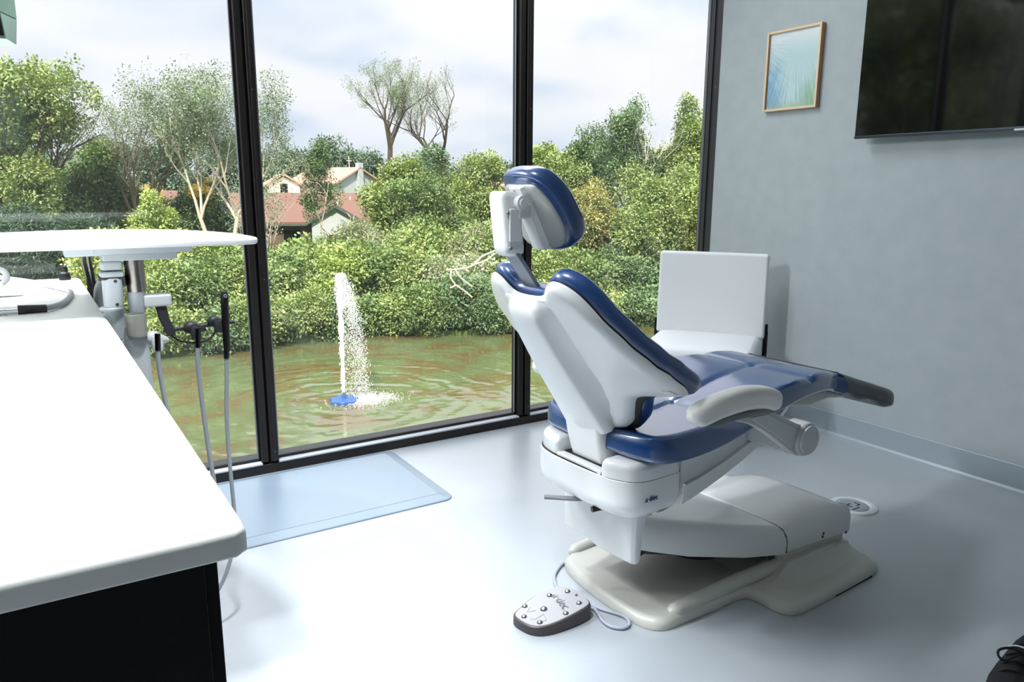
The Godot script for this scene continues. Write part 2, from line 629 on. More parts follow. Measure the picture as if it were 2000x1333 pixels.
func room() -> void:
	struct("floor", box(Vector3(XL, -0.30, ZB), Vector3(XW, 0.0, ZG - 0.12)), M.floor)
	struct("ceiling", box(Vector3(XL - 0.2, CEIL, ZB + 0.2), Vector3(XW + 0.2, CEIL + 0.30, ZG - 0.30)), M.ceiling)
	struct("wall_right", box(Vector3(XW, -0.30, ZB), Vector3(XW + 0.20, CEIL, -3.295)), M.wall)
	struct("wall_left", box(Vector3(XL - 0.20, -0.30, ZB), Vector3(XL, CEIL, ZG - 0.12)), M.wall_dim)
	struct("wall_back", box(Vector3(XL - 0.20, -0.30, ZB), Vector3(XW + 0.20, CEIL, ZB + 0.20)), M.wall_dim)
	struct("wall_header", box(Vector3(XL, 2.90, ZF + 0.004), Vector3(XW, CEIL, ZG - 0.12)), M.bronze)
	# coved vinyl base along the right wall: a thin ledge on top, a curved foot below
	var prof := [0.0, 0.122, 0.006, 0.122, 0.008, 0.119, 0.007, 0.10, 0.007, 0.030, 0.010, 0.016, 0.018, 0.006, 0.032, 0.0025, 0.036, 0.0, 0.0, 0.0]
	var secs := []
	for z in [-3.29, ZB]:
		var s := PackedVector3Array()
		for k in range(0, prof.size(), 2): s.append(Vector3(XW - prof[k], prof[k + 1], z))
		secs.append(s)
	var cove := struct("baseboard_right", loft(secs), M.cove, 25.0)
	cove.set_meta("label", "grey coved vinyl skirting along the right wall")
	# glass wall: five bays between dark bronze mullions
	var xs := [-2.56, -1.998 , -0.598, 0.802, 2.202, 3.53]
	for k in 5:
		var x0: float = xs[k] + (0.037 if k > 0 else 0.0)
		var x1: float = xs[k + 1] - (0.037 if k < 4 else 0.0)
		var w := thing("window_%d" % (k + 1), "", "")
		w.set_meta("kind", "structure")
		pane_of(w, x0, x1)
		part("gasket", joined([box(Vector3(x0, 0.052, ZG + 0.008), Vector3(x1, 0.066, ZG - 0.004)), box(Vector3(x0, 0.052, ZG + 0.008), Vector3(x0 + 0.008, 2.90, ZG - 0.004)), box(Vector3(x1 - 0.008, 0.052, ZG + 0.008), Vector3(x1, 2.90, ZG - 0.004))]), M.gasket, w)
		part("glazing_bead", joined([box(Vector3(x1 - 0.014, 0.066, ZG + 0.012), Vector3(x1 - 0.008, 2.90, ZG + 0.002), 0.002), box(Vector3(x0 + 0.008, 0.066, ZG + 0.010), Vector3(x0 + 0.012, 2.90, ZG + 0.002))]), M.alu, w)
		part("sill", box(Vector3(x0, 0.044, ZF + 0.001), Vector3(x1, 0.053, ZG + 0.008), 0.002), M.sill, w)
	for k in [1, 2, 3, 4]:
		var t := thing("trim_%d" % k, "", "")
		t.set_meta("kind", "structure")
		var x: float = xs[k]
		part("mullion", joined([box(Vector3(x - 0.0375, 0.0, ZG + 0.006), Vector3(x + 0.037, 2.90, ZG - 0.035)), box(Vector3(x - 0.0375, 0.053, ZF - 0.006), Vector3(x - 0.008, 2.90, ZG + 0.012), 0.003), box(Vector3(x + 0.002, 0.053, ZF), Vector3(x + 0.037, 2.90, ZG + 0.012), 0.004)]), M.bronze, t)
		part("cover_bead", box(Vector3(x + 0.014, 0.053, ZF + 0.003), Vector3(x + 0.026, 2.90, ZF - 0.004), 0.002), M.bronze, t)
		for y in [0.10, 0.9, 1.7]:
			part("screw", at(lathe([0.0, 0.0015, 0.003, 0.001, 0.0035, 0.0, 0.0035, -0.002], 10), Vector3(x + 0.020, y, ZF + 0.002), Vector3(PI / 2, 0, 0)), M.steel, t)
	struct("trim_5", joined([box(Vector3(XL, 0.0, ZF), Vector3(XW, 0.044, ZG - 0.11), 0.003), box(Vector3(XL, 0.044, ZG), Vector3(XW, 0.052, ZG - 0.11))]), M.bronze)
	# jamb against the right wall: flat bronze return with a bright bead at the glass
	var j := thing("trim_6", "", "")
	j.set_meta("kind", "structure")
	part("jamb", joined([box(Vector3(XW - 0.002, 0.0, -3.295), Vector3(XW + 0.20, 3.0, -3.412)), box(Vector3(XW - 0.012, 0.053, -3.345), Vector3(XW, 2.90, -3.375), 0.003)]), M.bronze_light, j)
	part("bead", box(Vector3(XW - 0.010, 0.053, -3.384), Vector3(XW, 2.90, -3.392), 0.002), M.alu, j)
	for y in [0.28, 0.98, 1.9]:
		part("screw", at(lathe([0.0, 0.002, 0.003, 0.0015, 0.004, 0.0, 0.004, -0.002], 10), Vector3(XW - 0.003, y, -3.318), Vector3(0, 0, PI / 2)), M.steel, j)

func pane_of(w: Node3D, x0: float, x1: float) -> void:
	var v := PackedVector3Array([Vector3(x0, 0.05, ZG), Vector3(x1, 0.05, ZG), Vector3(x1, 2.905, ZG), Vector3(x0, 2.905, ZG)])
	var arr := []
	arr.resize(Mesh.ARRAY_MAX)
	arr[Mesh.ARRAY_VERTEX] = v
	arr[Mesh.ARRAY_NORMAL] = PackedVector3Array([Vector3.BACK, Vector3.BACK, Vector3.BACK, Vector3.BACK])
	arr[Mesh.ARRAY_INDEX] = PackedInt32Array([0, 2, 1, 0, 3, 2])
	var mesh := ArrayMesh.new()
	mesh.add_surface_from_arrays(Mesh.PRIMITIVE_TRIANGLES, arr)
	part_mesh("pane", mesh, M.glass, w)

# ---------------------------------------------------------------- the dental chair; x points to the patient's feet, z to the near side
const W0 := 0.05      # middle plane of the upholstery

func back_u(a: float, y: float) -> float:                 # x of the backrest's sheet at half width a and height y
	var ys := [0.60, 0.64, 0.69, 0.75, 0.79, 0.83, 0.87, 0.93, 1.0, 1.10]
	var ks := [0.6, 0.9, 1.6, 1.95, 1.85, 1.6, 1.25, 0.92, 0.66, 0.75]
	var k: float = ks[-1]
	if y <= ys[0]: k = ks[0]
	else:
		for i in ys.size() - 1:
			if y < ys[i + 1] and y >= ys[i]:
				var f: float = (y - ys[i]) / (ys[i + 1] - ys[i])
				k = lerpf(ks[i], ks[i + 1], f * f * (3 - 2 * f))
	return -0.52 - 0.65 * (y - 0.63) + k * a * a

func back_warp(a: float, y: float, t: float) -> Vector3:
	return Vector3(back_u(a, y) + 0.84 * (t - 0.02), y + 0.545 * (t - 0.02), W0 + a)

func seat_y(u: float) -> float:
	var us := [-0.70, -0.60, -0.50, -0.40, -0.30, -0.20, -0.10, 0.0, 0.10, 0.20, 0.30, 0.36, 0.42, 0.90]
	var ys := [0.645, 0.628, 0.618, 0.617, 0.624, 0.640, 0.662, 0.684, 0.698, 0.703, 0.694, 0.680, 0.662, 0.512]
	for i in us.size() - 1:
		if u <= us[i + 1]:
			var a: float = us[i]
			var b: float = us[i + 1]
			var pre: float = ys[maxi(i - 1, 0)]
			var post: float = ys[mini(i + 2, us.size() - 1)]
			if i > us.size() - 4: return lerpf(ys[i], ys[i + 1], (u - a) / (b - a))
			return cubic_interpolate(ys[i], ys[i + 1], pre, post, clampf((u - a) / (b - a), 0.0, 1.0))
	return ys[-1]

func section(c: Vector3, hw: float, y0: float, y1: float, r: float, seg := 3, c2 := 0.0) -> PackedVector3Array:   # rounded box section across the chair
	var o := PackedVector3Array()
	for p in rrect(hw * 2, y1 - y0, r, seg, Vector2(c.z, (y0 + y1) / 2)): o.append(Vector3(c.x + c2 * (p.y - y0), p.y, p.x))
	return o

func dental_chair() -> void:
	var t := thing("dental_chair", "dental treatment chair with dark blue upholstery and white shells on the grey floor", "dental chair", Vector3(1.9, 0, -1.748), 0.06)
	# --- base plate
	var near := pv2([-0.41, -0.235, -0.455, -0.20, -0.485, -0.10, -0.498, 0.04, -0.50, 0.15, -0.495, 0.205, -0.475, 0.245, -0.44, 0.265, -0.38, 0.270, -0.25, 0.277, -0.15, 0.280, -0.105, 0.288, -0.090, 0.315, -0.090, 0.37, -0.085, 0.41, -0.062, 0.437, -0.02, 0.447, 0.10, 0.449, 0.28, 0.449, 0.39, 0.446, 0.43, 0.435, 0.455, 0.405, 0.462, 0.36, 0.464, 0.0, 0.462, -0.36, 0.45, -0.42, 0.40, -0.445, 0.20, -0.45, 0.0, -0.45, -0.07, -0.43, -0.09, -0.38, -0.10, -0.30, -0.16, -0.275, -0.30, -0.262])
	var base := part("base_plate", slab(loop2(near, 4), 0.0, 0.034, 0.003, 0.026, 5), M.beige, t, 50.0)
	for s in [[-0.40, 0.20, -0.10], [-0.2, 0.277, 0.0], [0.15, 0.449, 0.0]]:
		part("shadow_gap", box(Vector3(s[0] - 0.0, 0.0, s[1] - 0.004), Vector3(s[0] + 0.22, 0.004, s[1] + 0.0012)), M.seam, base) if s[0] > -0.3 else null
	for s in [1, -1]:
		var rail := line3(pv3([-0.40, 0.020, 0.236 * s, -0.385, 0.027, 0.236 * s, -0.34, 0.030, 0.238 * s, -0.20, 0.036, 0.243 * s, -0.08, 0.045, 0.252 * s, 0.02, 0.060, 0.270 * s, 0.10, 0.072, 0.285 * s]), 4)
		var rr := []
		for i in rail.size(): rr.append(lerpf(0.010, 0.026, minf(1.0, i / 5.0)))
		part("base_rib", tube(rail, rr, 14, 0.9), M.beige, base, 60.0)
	var sh := []
	for q in [[-0.06, 0.25, 0.030, 0.024], [0.0, 0.31, 0.040, 0.07], [0.07, 0.318, 0.085, 0.10], [0.20, 0.318, 0.085, 0.105], [0.36, 0.316, 0.075, 0.10], [0.44, 0.314, 0.06, 0.07], [0.458, 0.300, 0.036, 0.03]]:
		var z: float = q[1]
		var hy: float = q[2]
		var fl: float = q[3]
		sh.append(line_loop(q[0], [[z + fl, 0.026], [z + fl * 0.62, 0.034 + 0.02 * (hy - 0.03)], [z + fl * 0.32, lerpf(0.034, hy, 0.22)], [z + fl * 0.12, lerpf(0.034, hy, 0.5)], [z, hy], [-z, hy], [-z - fl * 0.12, lerpf(0.034, hy, 0.5)], [-z - fl * 0.32, lerpf(0.034, hy, 0.22)], [-z - fl, 0.026]]))
	part("base_shoulder", loft(sh), M.beige, base, 60.0)
	# --- pedestal
	part("pedestal", joined([box(Vector3(0.075, 0.03, -0.30), Vector3(0.435, 0.135, 0.300), 0.012), box(Vector3(0.06, 0.06, 0.22), Vector3(0.09, 0.13, 0.290), 0.004)]), M.beige, t)
	part("vent_hole", at(lathe([0.0, 0.001, 0.010, 0.001, 0.013, 0.003, 0.014, 0.0, 0.014, -0.004], 16), Vector3(0.045, 0.098, 0.272), Vector3(PI / 2, 0, 0)), M.darkgrey, t)
	var cover_secs := []
	for u in [0.078, 0.086, 0.16, 0.28, 0.38, 0.42, 0.438, 0.446]:
		var e: float = {0.078: 0.006, 0.42: 0.006, 0.438: 0.018, 0.446: 0.035}.get(u, 0.0)
		var top: float = 0.202 - e
		var low: float = 0.125 - 0.085 * (u - 0.07)
		var g := 0.004 if u < 0.08 else 0.0
		cover_secs.append(line_loop(u, [[0.312 - g, low], [0.312 - g, 0.150], [0.306 - g, 0.174], [0.292 - g, 0.192], [0.268, top], [0.18, top + 0.002], [0.08, top + 0.002], [-0.03, top], [-0.075, top - 0.006], [-0.19, top - 0.055], [-0.285, top - 0.095], [-0.312, minf(low + 0.0, top - 0.10)], [-0.30, 0.05], [0.29, 0.05 + 0.05]]))
	var cover := part("pedestal_cover", loft(cover_secs), M.white, t, 45.0)
	for p in [[0.275, 0.120], [0.278, 0.131], [0.425, 0.095]]:
		part("screw", at(lathe([0.0, 0.002, 0.004, 0.002, 0.0055, 0.0, 0.0055, -0.004], 12), Vector3(p[0], p[1], 0.3125), Vector3(PI / 2, 0, 0)), M.darkgrey, cover)
	var sm := []
	for u in [0.066, 0.082]: sm.append(line_loop(u, [[0.305, 0.115], [0.305, 0.150], [0.299, 0.172], [0.286, 0.188], [0.262, 0.197], [0.0, 0.197], [-0.07, 0.19], [-0.18, 0.13], [-0.18, 0.10]]))
	part("seam", loft(sm), M.seam, t)
	# --- lift arm under its cover, sloping up to the rear
	var arm_secs := []
	for k in 7:
		var f := [0.0, 0.015, 0.05, 0.3, 0.7, 0.97, 1.0][k] as float
		var u := lerpf(-0.458 + 0.0, 0.070, f)
		var hi := lerpf(0.322, 0.2005, f) - (0.010 if k == 0 else 0.0)
		var lo := lerpf(0.222, 0.112, f) - 0.018 * sin(PI * f)
		var nz := lerpf(0.160, 0.306, pow(f, 0.9))
		var fz := lerpf(-0.170, -0.26, f)
		var ix := lerpf(0.005, 0.0, f)
		arm_secs.append(line_loop(u, [[nz, lo], [nz + 0.003, lo + 0.035], [nz - 0.002, hi - 0.032], [nz - 0.014, hi - 0.012], [nz - 0.036, hi - 0.002], [nz - 0.10, hi], [0.0, hi + 0.001], [fz * 0.42 + 0.035 * f, hi], [fz + 0.01, hi - 0.03 - 0.06 * f], [fz, lo + 0.02], [fz + 0.01, lo], [0.0, lo + ix]]))
	part("lift_gap", box(Vector3(-0.475, 0.20, -0.13), Vector3(-0.44, 0.298, 0.146)), M.seam, t)
	var arm_cover := part("lift_arm_cover", loft(arm_secs), M.white, t, 45.0)
	part("cover_catch", box(Vector3(-0.395, 0.302, 0.10), Vector3(-0.372, 0.310, 0.118), 0.003), M.lightgrey, arm_cover)
	part("lift_link", loft([section(Vector3(-0.40, 0, 0.0), 0.130, 0.175, 0.235, 0.01), section(Vector3(-0.30, 0, 0.02), 0.150, 0.160, 0.225, 0.01), section(Vector3(0.05, 0, 0.04), 0.20, 0.075, 0.15, 0.01)]), M.darkgrey, t)
	part("lift_pivot", joined([rod(Vector3(-0.43, 0.205, -0.13), Vector3(-0.43, 0.205, 0.135), 0.020), box(Vector3(-0.47, 0.18, -0.10), Vector3(-0.36, 0.20, 0.128), 0.006)]), M.darkgrey, t)
	part("lift_cable", tube(line3(pv3([-0.30, 0.16, 0.10, -0.20, 0.115, 0.13, -0.08, 0.085, 0.14, 0.02, 0.085, 0.13]), 5), 0.012, 8), M.black, t)
	var boxs := []
	for k in 4:
		var f := [0.0, 0.02, 0.96, 1.0][k] as float
		var y := lerpf(0.178, 0.372, f)
		var e := 0.004 if k == 0 or k == 3 else 0.0
		var o := PackedVector3Array()
		for q in loop2(pv2([-0.492 + e, -0.155, -0.494 + e, 0.0, -0.490 + e, 0.128, -0.483 + e, 0.150, -0.474, 0.158 - e, -0.466 + 0.022 * f, 0.157 - e, -0.46 + 0.022 * f, 0.13, -0.46 + 0.022 * f, -0.13, -0.42, -0.159 + e, -0.46, -0.159 + e, -0.485, -0.155]), 3): o.append(Vector3(q.x, y + (0.012 if f < 0.5 else 0.0) * (1.0 if q.y < 0.0 else 0.0), q.y))
		boxs.append(o)
	part("lift_head", loft(boxs), M.white, t, 45.0)
	# --- casting under the seat, with a slot for the backrest arm
	var low := loop2(pv2([-0.46, 0.262, -0.54, 0.262, -0.590, 0.245, -0.622, 0.19, -0.632, 0.10, -0.634, 0.0, -0.630, -0.08, -0.612, -0.145, -0.575, -0.178, -0.50, -0.188, -0.42, -0.188, -0.405, 0.04, -0.405, 0.20, -0.415, 0.258]), 4)
	var lower := part("seat_casting", slab(low, 0.372, 0.499, 0.062, 0.004, 6), M.white, t, 50.0)
	part("seam", slab(low, 0.496, 0.502, 0.0, 0.0), M.seam, lower)
	lower.get_child(0).scale = Vector3(0.994, 1, 0.990)
	var up := pv2([-0.415, 0.255, -0.46, 0.262, -0.54, 0.262, -0.590, 0.245, -0.618, 0.20, -0.628, 0.165, -0.620, 0.150, -0.59, 0.145, -0.50, 0.143, -0.48, 0.13, -0.48, -0.03, -0.50, -0.043, -0.59, -0.045, -0.618, -0.050, -0.622, -0.075, -0.605, -0.14, -0.57, -0.175, -0.50, -0.188, -0.42, -0.188, -0.405, -0.10, -0.405, 0.15])
	part("casting_cover", slab(loop2(up, 3), 0.501, 0.553, 0.0, 0.022, 4), M.white, t, 50.0)
	part("casting_well", box(Vector3(-0.626, 0.498, -0.05), Vector3(-0.47, 0.510, 0.15), 0.003), M.white, t)
	part("column_slot", box(Vector3(-0.60, 0.505, -0.040), Vector3(-0.50, 0.513, 0.140)), M.seam, t)
	var lg := part_mesh("maker_mark", lettering("a·dec", 0.019, 0.001, "Droid Sans", true, 700), M.logo, t, "small blue maker's lettering")
	lg.position = Vector3(-0.535, 0.446, 0.2648)
	lg.rotation.y = -0.05
	# release lever and its little socket
	part("release_lever", tube(line3(pv3([-0.55, 0.386, 0.075, -0.60, 0.378, 0.03, -0.645, 0.377, -0.015, -0.678, 0.379, -0.040]), 5), 0.0095, 10, 0.7), M.midgrey, t)
	part("socket", rod(Vector3(-0.57, 0.375, 0.11), Vector3(-0.61, 0.372, 0.10), 0.009), M.black, t)
	for z in [-0.075, 0.115]:
		part("cover_clip", at(lathe([0.0, 0.001, 0.007, 0.001, 0.009, -0.001, 0.009, -0.004], 12), Vector3(-0.6285, 0.462, z), Vector3(0, 0, PI / 2)), M.lightgrey, lower)
	# --- leg support shell below the seat cushion
	var sk := []
	for q in [[-0.400, 0.392, 0.262], [-0.396, 0.388, 0.265], [-0.33, 0.402, 0.265], [-0.22, 0.430, 0.262], [-0.10, 0.463, 0.255], [0.0, 0.493, 0.245], [0.08, 0.520, 0.228], [0.20, 0.565, 0.20], [0.30, 0.60, 0.16]]:
		var u: float = q[0]
		var b: float = q[1]
		var z: float = q[2]
		var top := seat_y(u) - 0.062
		var h := top - b
		var lip := 0.34 * h + 0.01
		sk.append(line_loop(u, [[z - 0.012, b], [z - 0.004, b + lip * 0.5], [z - 0.004, b + lip - 0.004], [z + 0.003, b + lip], [z - 0.006, b + lip + 0.004], [z - 0.016, b + lip + 0.3 * (h - lip)], [z - 0.016, b + lip + 0.6 * (h - lip)], [z - 0.010, top], [0.10 - z + 0.010, top], [0.10 - z + 0.012, b + 0.3 * h], [0.10 - z + 0.05, b]]))
	part("seat_shell", loft(sk), M.white, t, 38.0)
	part("toe_bracket", loft([section(Vector3(0.20, 0, W0), 0.15, 0.575, 0.640, 0.012), section(Vector3(0.30, 0, W0), 0.158, 0.560, 0.62, 0.012), section(Vector3(0.42, 0, W0), 0.150, 0.565, 0.60, 0.012), section(Vector3(0.60, 0, W0), 0.12, 0.535, 0.555, 0.008)]), M.beige, t, 45.0)
	# --- seat cushion: one piece down to the toe
	var half := pv2([-0.592, 0.0, -0.590, 0.08, -0.584, 0.15, -0.572, 0.205, -0.548, 0.240, -0.50, 0.258, -0.40, 0.262, -0.20, 0.258, -0.05, 0.254, 0.06, 0.250, 0.15, 0.243, 0.23, 0.234, 0.30, 0.222, 0.36, 0.208, 0.42, 0.196])
	var plan := PackedVector2Array()
	for p in half: plan.append(p)
	for i in range(half.size() - 1, 0, -1): plan.append(Vector2(half[i].x, -half[i].y))
	var smooth_plan := PackedVector2Array()
	var lp := loop2(plan, 3)
	for p in lp: smooth_plan.append(p)
	var seat := func(a: float, b: float, tt: float) -> Vector3:
		var y := seat_y(a) - 0.066 + tt
		if tt > 0.05:
			y += 0.016 * (b * b / 0.0625) * smoothstep(0.2, -0.1, a) - 0.006
			var s1 := absf(b)
			var s2 := absf(a - 0.17)
			var s3 := absf(a + 0.22)
			for s in [s1, s2, s3]: y -= 0.0065 * exp(-s * s / 0.00016)
			y += 0.007 * (1.0 - exp(-s1 * s1 / 0.004)) * (1.0 - exp(-minf(s2, s3) * minf(s2, s3) / 0.004))
		return Vector3(a, y, W0 + b)
	part("seat_cushion", pad(smooth_plan, soft(0.0, 0.066, 0.016, 0.030, 5), seat, 0.0105), M.blue, t, 60.0)
	# --- toe cover over the cushion's end
	var toe_half := pv2([0.385, 0.208, 0.45, 0.196, 0.60, 0.183, 0.80, 0.174, 0.85, 0.168, 0.880, 0.150, 0.893, 0.11, 0.897, 0.05])
	var toe_plan := PackedVector2Array()
	for p in toe_half: toe_plan.append(p)
	for i in range(toe_half.size() - 1, -1, -1): toe_plan.append(Vector2(toe_half[i].x, -toe_half[i].y))
	part("toe_board", pad(toe_plan, soft(0.0, 0.074, 0.026, 0.028, 5), func(a, b, tt): return Vector3(a, lerpf(0.672, 0.512, (a - 0.39) / 0.51) - 0.066 + tt - 0.0015 + (0.006 * sin(a * 30.0) if tt < 0.01 else 0.0), W0 + b), 0.03), M.toe, t, 60.0, "dark grey toe cover")
	# --- backrest
	var edge := mirrored(loop_open(pv2([0.0, 1.044, 0.045, 1.046, 0.07, 1.056, 0.095, 1.080, 0.125, 1.094, 0.158, 1.088, 0.19, 1.066, 0.215, 1.030, 0.235, 0.985, 0.257, 0.93, 0.276, 0.875, 0.289, 0.828, 0.294, 0.79, 0.289, 0.768, 0.268, 0.757, 0.235, 0.754, 0.208, 0.747, 0.188, 0.728, 0.176, 0.695, 0.163, 0.662, 0.138, 0.637, 0.10, 0.624, 0.05, 0.618, 0.0, 0.617]), 4))
	var back := part("back_cushion", pad(edge, [Vector2(0.020, -0.006), Vector2(0.008, -0.003), Vector2(0.001, 0.006), Vector2(0.0, 0.016), Vector2(0.0, 0.028), Vector2(0.004, 0.040), Vector2(0.012, 0.049), Vector2(0.024, 0.053)], back_warp, 0.018), M.blue, t, 60.0)
	part("piping", pad(edge, [Vector2(0.030, -0.012), Vector2(0.010, -0.011), Vector2(0.009, -0.006), Vector2(0.011, -0.003), Vector2(0.03, -0.003)], back_warp, 0.03), M.seam, back, 60.0)
	var shell_edge := PackedVector2Array()
	for p in edge: shell_edge.append(Vector2(p.x * (1.0 - 0.07 * smoothstep(0.77, 0.74, p.y)), p.y + 0.013 * smoothstep(0.78, 0.73, p.y)))
	var shell := part("back_shell", pad(shell_edge, [Vector2(0.036, -0.034), Vector2(0.024, -0.032), Vector2(0.016, -0.027), Vector2(0.008, -0.019), Vector2(0.0065, -0.011), Vector2(0.014, -0.0085)], back_warp, 0.02), M.white, t, 60.0)
	# raised spine down the shell, running on into the backrest arm
	var sp := []
	for q in [[1.043, 0.046, 0.100, 0.006], [1.036, 0.050, 0.105, 0.018], [1.024, 0.055, 0.11, 0.030], [1.005, 0.057, 0.115, 0.037], [0.98, 0.060, 0.118, 0.040], [0.90, 0.066, 0.125, 0.043], [0.82, 0.073, 0.128, 0.044], [0.75, 0.078, 0.122, 0.044], [0.70, 0.082, 0.105, 0.042], [0.66, 0.083, 0.095, 0.040]]:
		var y: float = q[0]
		var hw: float = q[1]
		var wide: float = q[2]
		var d: float = q[3]
		var o := PackedVector3Array()
		for p in [[-wide, 0.0], [-hw - 0.014, 0.5], [-hw - 0.005, 0.86], [-hw + 0.008, 1.0], [0.0, 1.03], [hw - 0.008, 1.0], [hw + 0.005, 0.86], [hw + 0.016, 0.5], [wide, 0.0], [0.0, -0.3]]:
			var tt: float = -0.030 - d * p[1]
			var b := back_warp(p[0], y, tt)
			o.append(Vector3(b.x - 0.0, b.y, b.z))
		sp.append(o)
	part("spine", loft(sp), M.white, shell, 50.0)
	var col := []
	for q in [[-0.595, 0.700, 0.080], [-0.600, 0.675, 0.082], [-0.601, 0.63, 0.081], [-0.592, 0.58, 0.079], [-0.580, 0.535, 0.077], [-0.566, 0.490, 0.074]]:
		var o := PackedVector3Array()
		for p in rrect(0.075, q[2] * 2, 0.020, 4): o.append(Vector3(q[0] + 0.018 + p.x, q[1] - (0.55 * p.x if q[1] > 0.65 else 0.0), W0 + p.y))
		col.append(o)
	part("back_arm", loft(col), M.white, t, 50.0)
	# --- headrest: stem, knuckle, shell, cushion
	part("headrest_stem", loft([flat_sec(Vector3(-0.762, 1.005, W0 - 0.012), 0.029, 0.007), flat_sec(Vector3(-0.800, 1.055, W0 - 0.014), 0.029, 0.007), flat_sec(Vector3(-0.868, 1.150, W0 - 0.018), 0.028, 0.007)]), M.alu, t, 30.0)
	var hb := Vector3(-0.872, 1.125, W0 - 0.022)
	var ht := Vector3(-0.888, 1.292, W0 - 0.028)
	var kn := []
	for k in 8:
		var f := [0.0, 0.02, 0.06, 0.14, 0.5, 0.9, 0.97, 1.0][k] as float
		var c := hb.lerp(ht, f)
		var w := [0.020, 0.028, 0.034, 0.036, 0.036, 0.036, 0.033, 0.026][k] as float
		var d := [0.018, 0.024, 0.029, 0.031, 0.031, 0.030, 0.027, 0.020][k] as float
		var o := PackedVector3Array()
		for p in rrect(d * 2, w * 2, d * 0.55, 4): o.append(c + Vector3(p.x + 0.012, 0.0, p.y))
		kn.append(o)
	var knuckle := part("headrest_bracket", loft(kn), M.white, t, 45.0)
	part("bracket_cover", box(Vector3(-0.886, 1.165, W0 + 0.0125), Vector3(-0.848, 1.248, W0 + 0.0165), 0.002), M.white, knuckle)
	for p in [[-0.888, 1.238, 0.009], [-0.882, 1.148, 0.012]]:
		part("screw", at(lathe([0.0, 0.002, 0.004, 0.002, 0.005, 0.0, 0.005, -0.004], 12), Vector3(p[0], p[1], W0 + p[2] + 0.003), Vector3(PI / 2, 0, 0)), M.midgrey, knuckle)
	part("hinge", joined([rod(Vector3(-0.852, 1.262, W0 - 0.02), Vector3(-0.852, 1.262, W0 + 0.026), 0.019), box(Vector3(-0.860, 1.222, W0 - 0.005), Vector3(-0.822, 1.262, W0 + 0.022), 0.006), rod(Vector3(-0.852, 1.262, W0 + 0.02), Vector3(-0.852, 1.262, W0 + 0.030), 0.011)]), M.white, t)
	var hp := Vector3(-0.795, 1.238, W0 - 0.018)
	var hv := Vector3(-0.46, 0.888, 0.0)
	var hn := Vector3(0.888, 0.46, 0.0)
	var hw_ := func(a: float, b: float, tt: float) -> Vector3: return hp + hv * b + hn * (tt + 1.5 * a * a + 0.7 * maxf(0.0, b - 0.05) * -0.2) + Vector3(0, 0, a)
	var ho := mirrored(loop_open(pv2([0.0, 0.118, 0.040, 0.115, 0.072, 0.101, 0.094, 0.070, 0.109, 0.028, 0.117, -0.02, 0.118, -0.058, 0.108, -0.092, 0.084, -0.112, 0.045, -0.119, 0.0, -0.119]), 4))
	var hc := part("headrest_cushion", pad(ho, [Vector2(0.022, 0.0), Vector2(0.010, 0.001), Vector2(0.002, 0.008), Vector2(0.0, 0.020), Vector2(0.0, 0.036), Vector2(0.004, 0.050), Vector2(0.014, 0.061), Vector2(0.028, 0.067)], hw_, 0.012), M.blue, t, 60.0)
	var hs_ := mirrored(loop_open(pv2([0.0, 0.083, 0.052, 0.081, 0.070, 0.066, 0.087, 0.026, 0.097, -0.02, 0.099, -0.056, 0.091, -0.084, 0.072, -0.100, 0.04, -0.106, 0.0, -0.106]), 4))
	part("headrest_shell", pad(hs_, [Vector2(0.012, -0.009), Vector2(0.004, -0.008), Vector2(0.0005, -0.003), Vector2(0.0, 0.004), Vector2(0.01, 0.004)], hw_, 0.014), M.lightgrey_shell, t, 60.0, "pale grey back plate of the headrest")
	var strip := []
	for b in [-0.106, -0.102, 0.0, 0.078, 0.082]:
		var o := PackedVector3Array()
		for p in [[-0.036, -0.006], [-0.024, -0.020], [0.024, -0.020], [0.036, -0.006], [0.0, 0.002]]: o.append(hp + hv * b + hn * (p[1] * (0.4 if b < -0.105 or b > 0.081 else 1.0)) + Vector3(0, 0, p[0]))
		strip.append(o)
	part("guide_strip", loft(strip), M.white, t, 30.0)
	part("screw", at(lathe([0.0, 0.003, 0.004, 0.002, 0.005, 0.0], 12), hp + hv * -0.097 - hn * 0.017 + Vector3(0, 0, 0.02), Vector3(0, 0, PI / 2 + 0.48)), M.midgrey, t)
	part("screw", at(lathe([0.0, 0.003, 0.004, 0.002, 0.005, 0.0], 12), hp + hv * 0.070 - hn * 0.019 + Vector3(0, 0, -0.005), Vector3(0, 0, PI / 2 + 0.48)), M.midgrey, t)
	# --- armrests
	for s in [1, -1]:
		armrest(t, s)

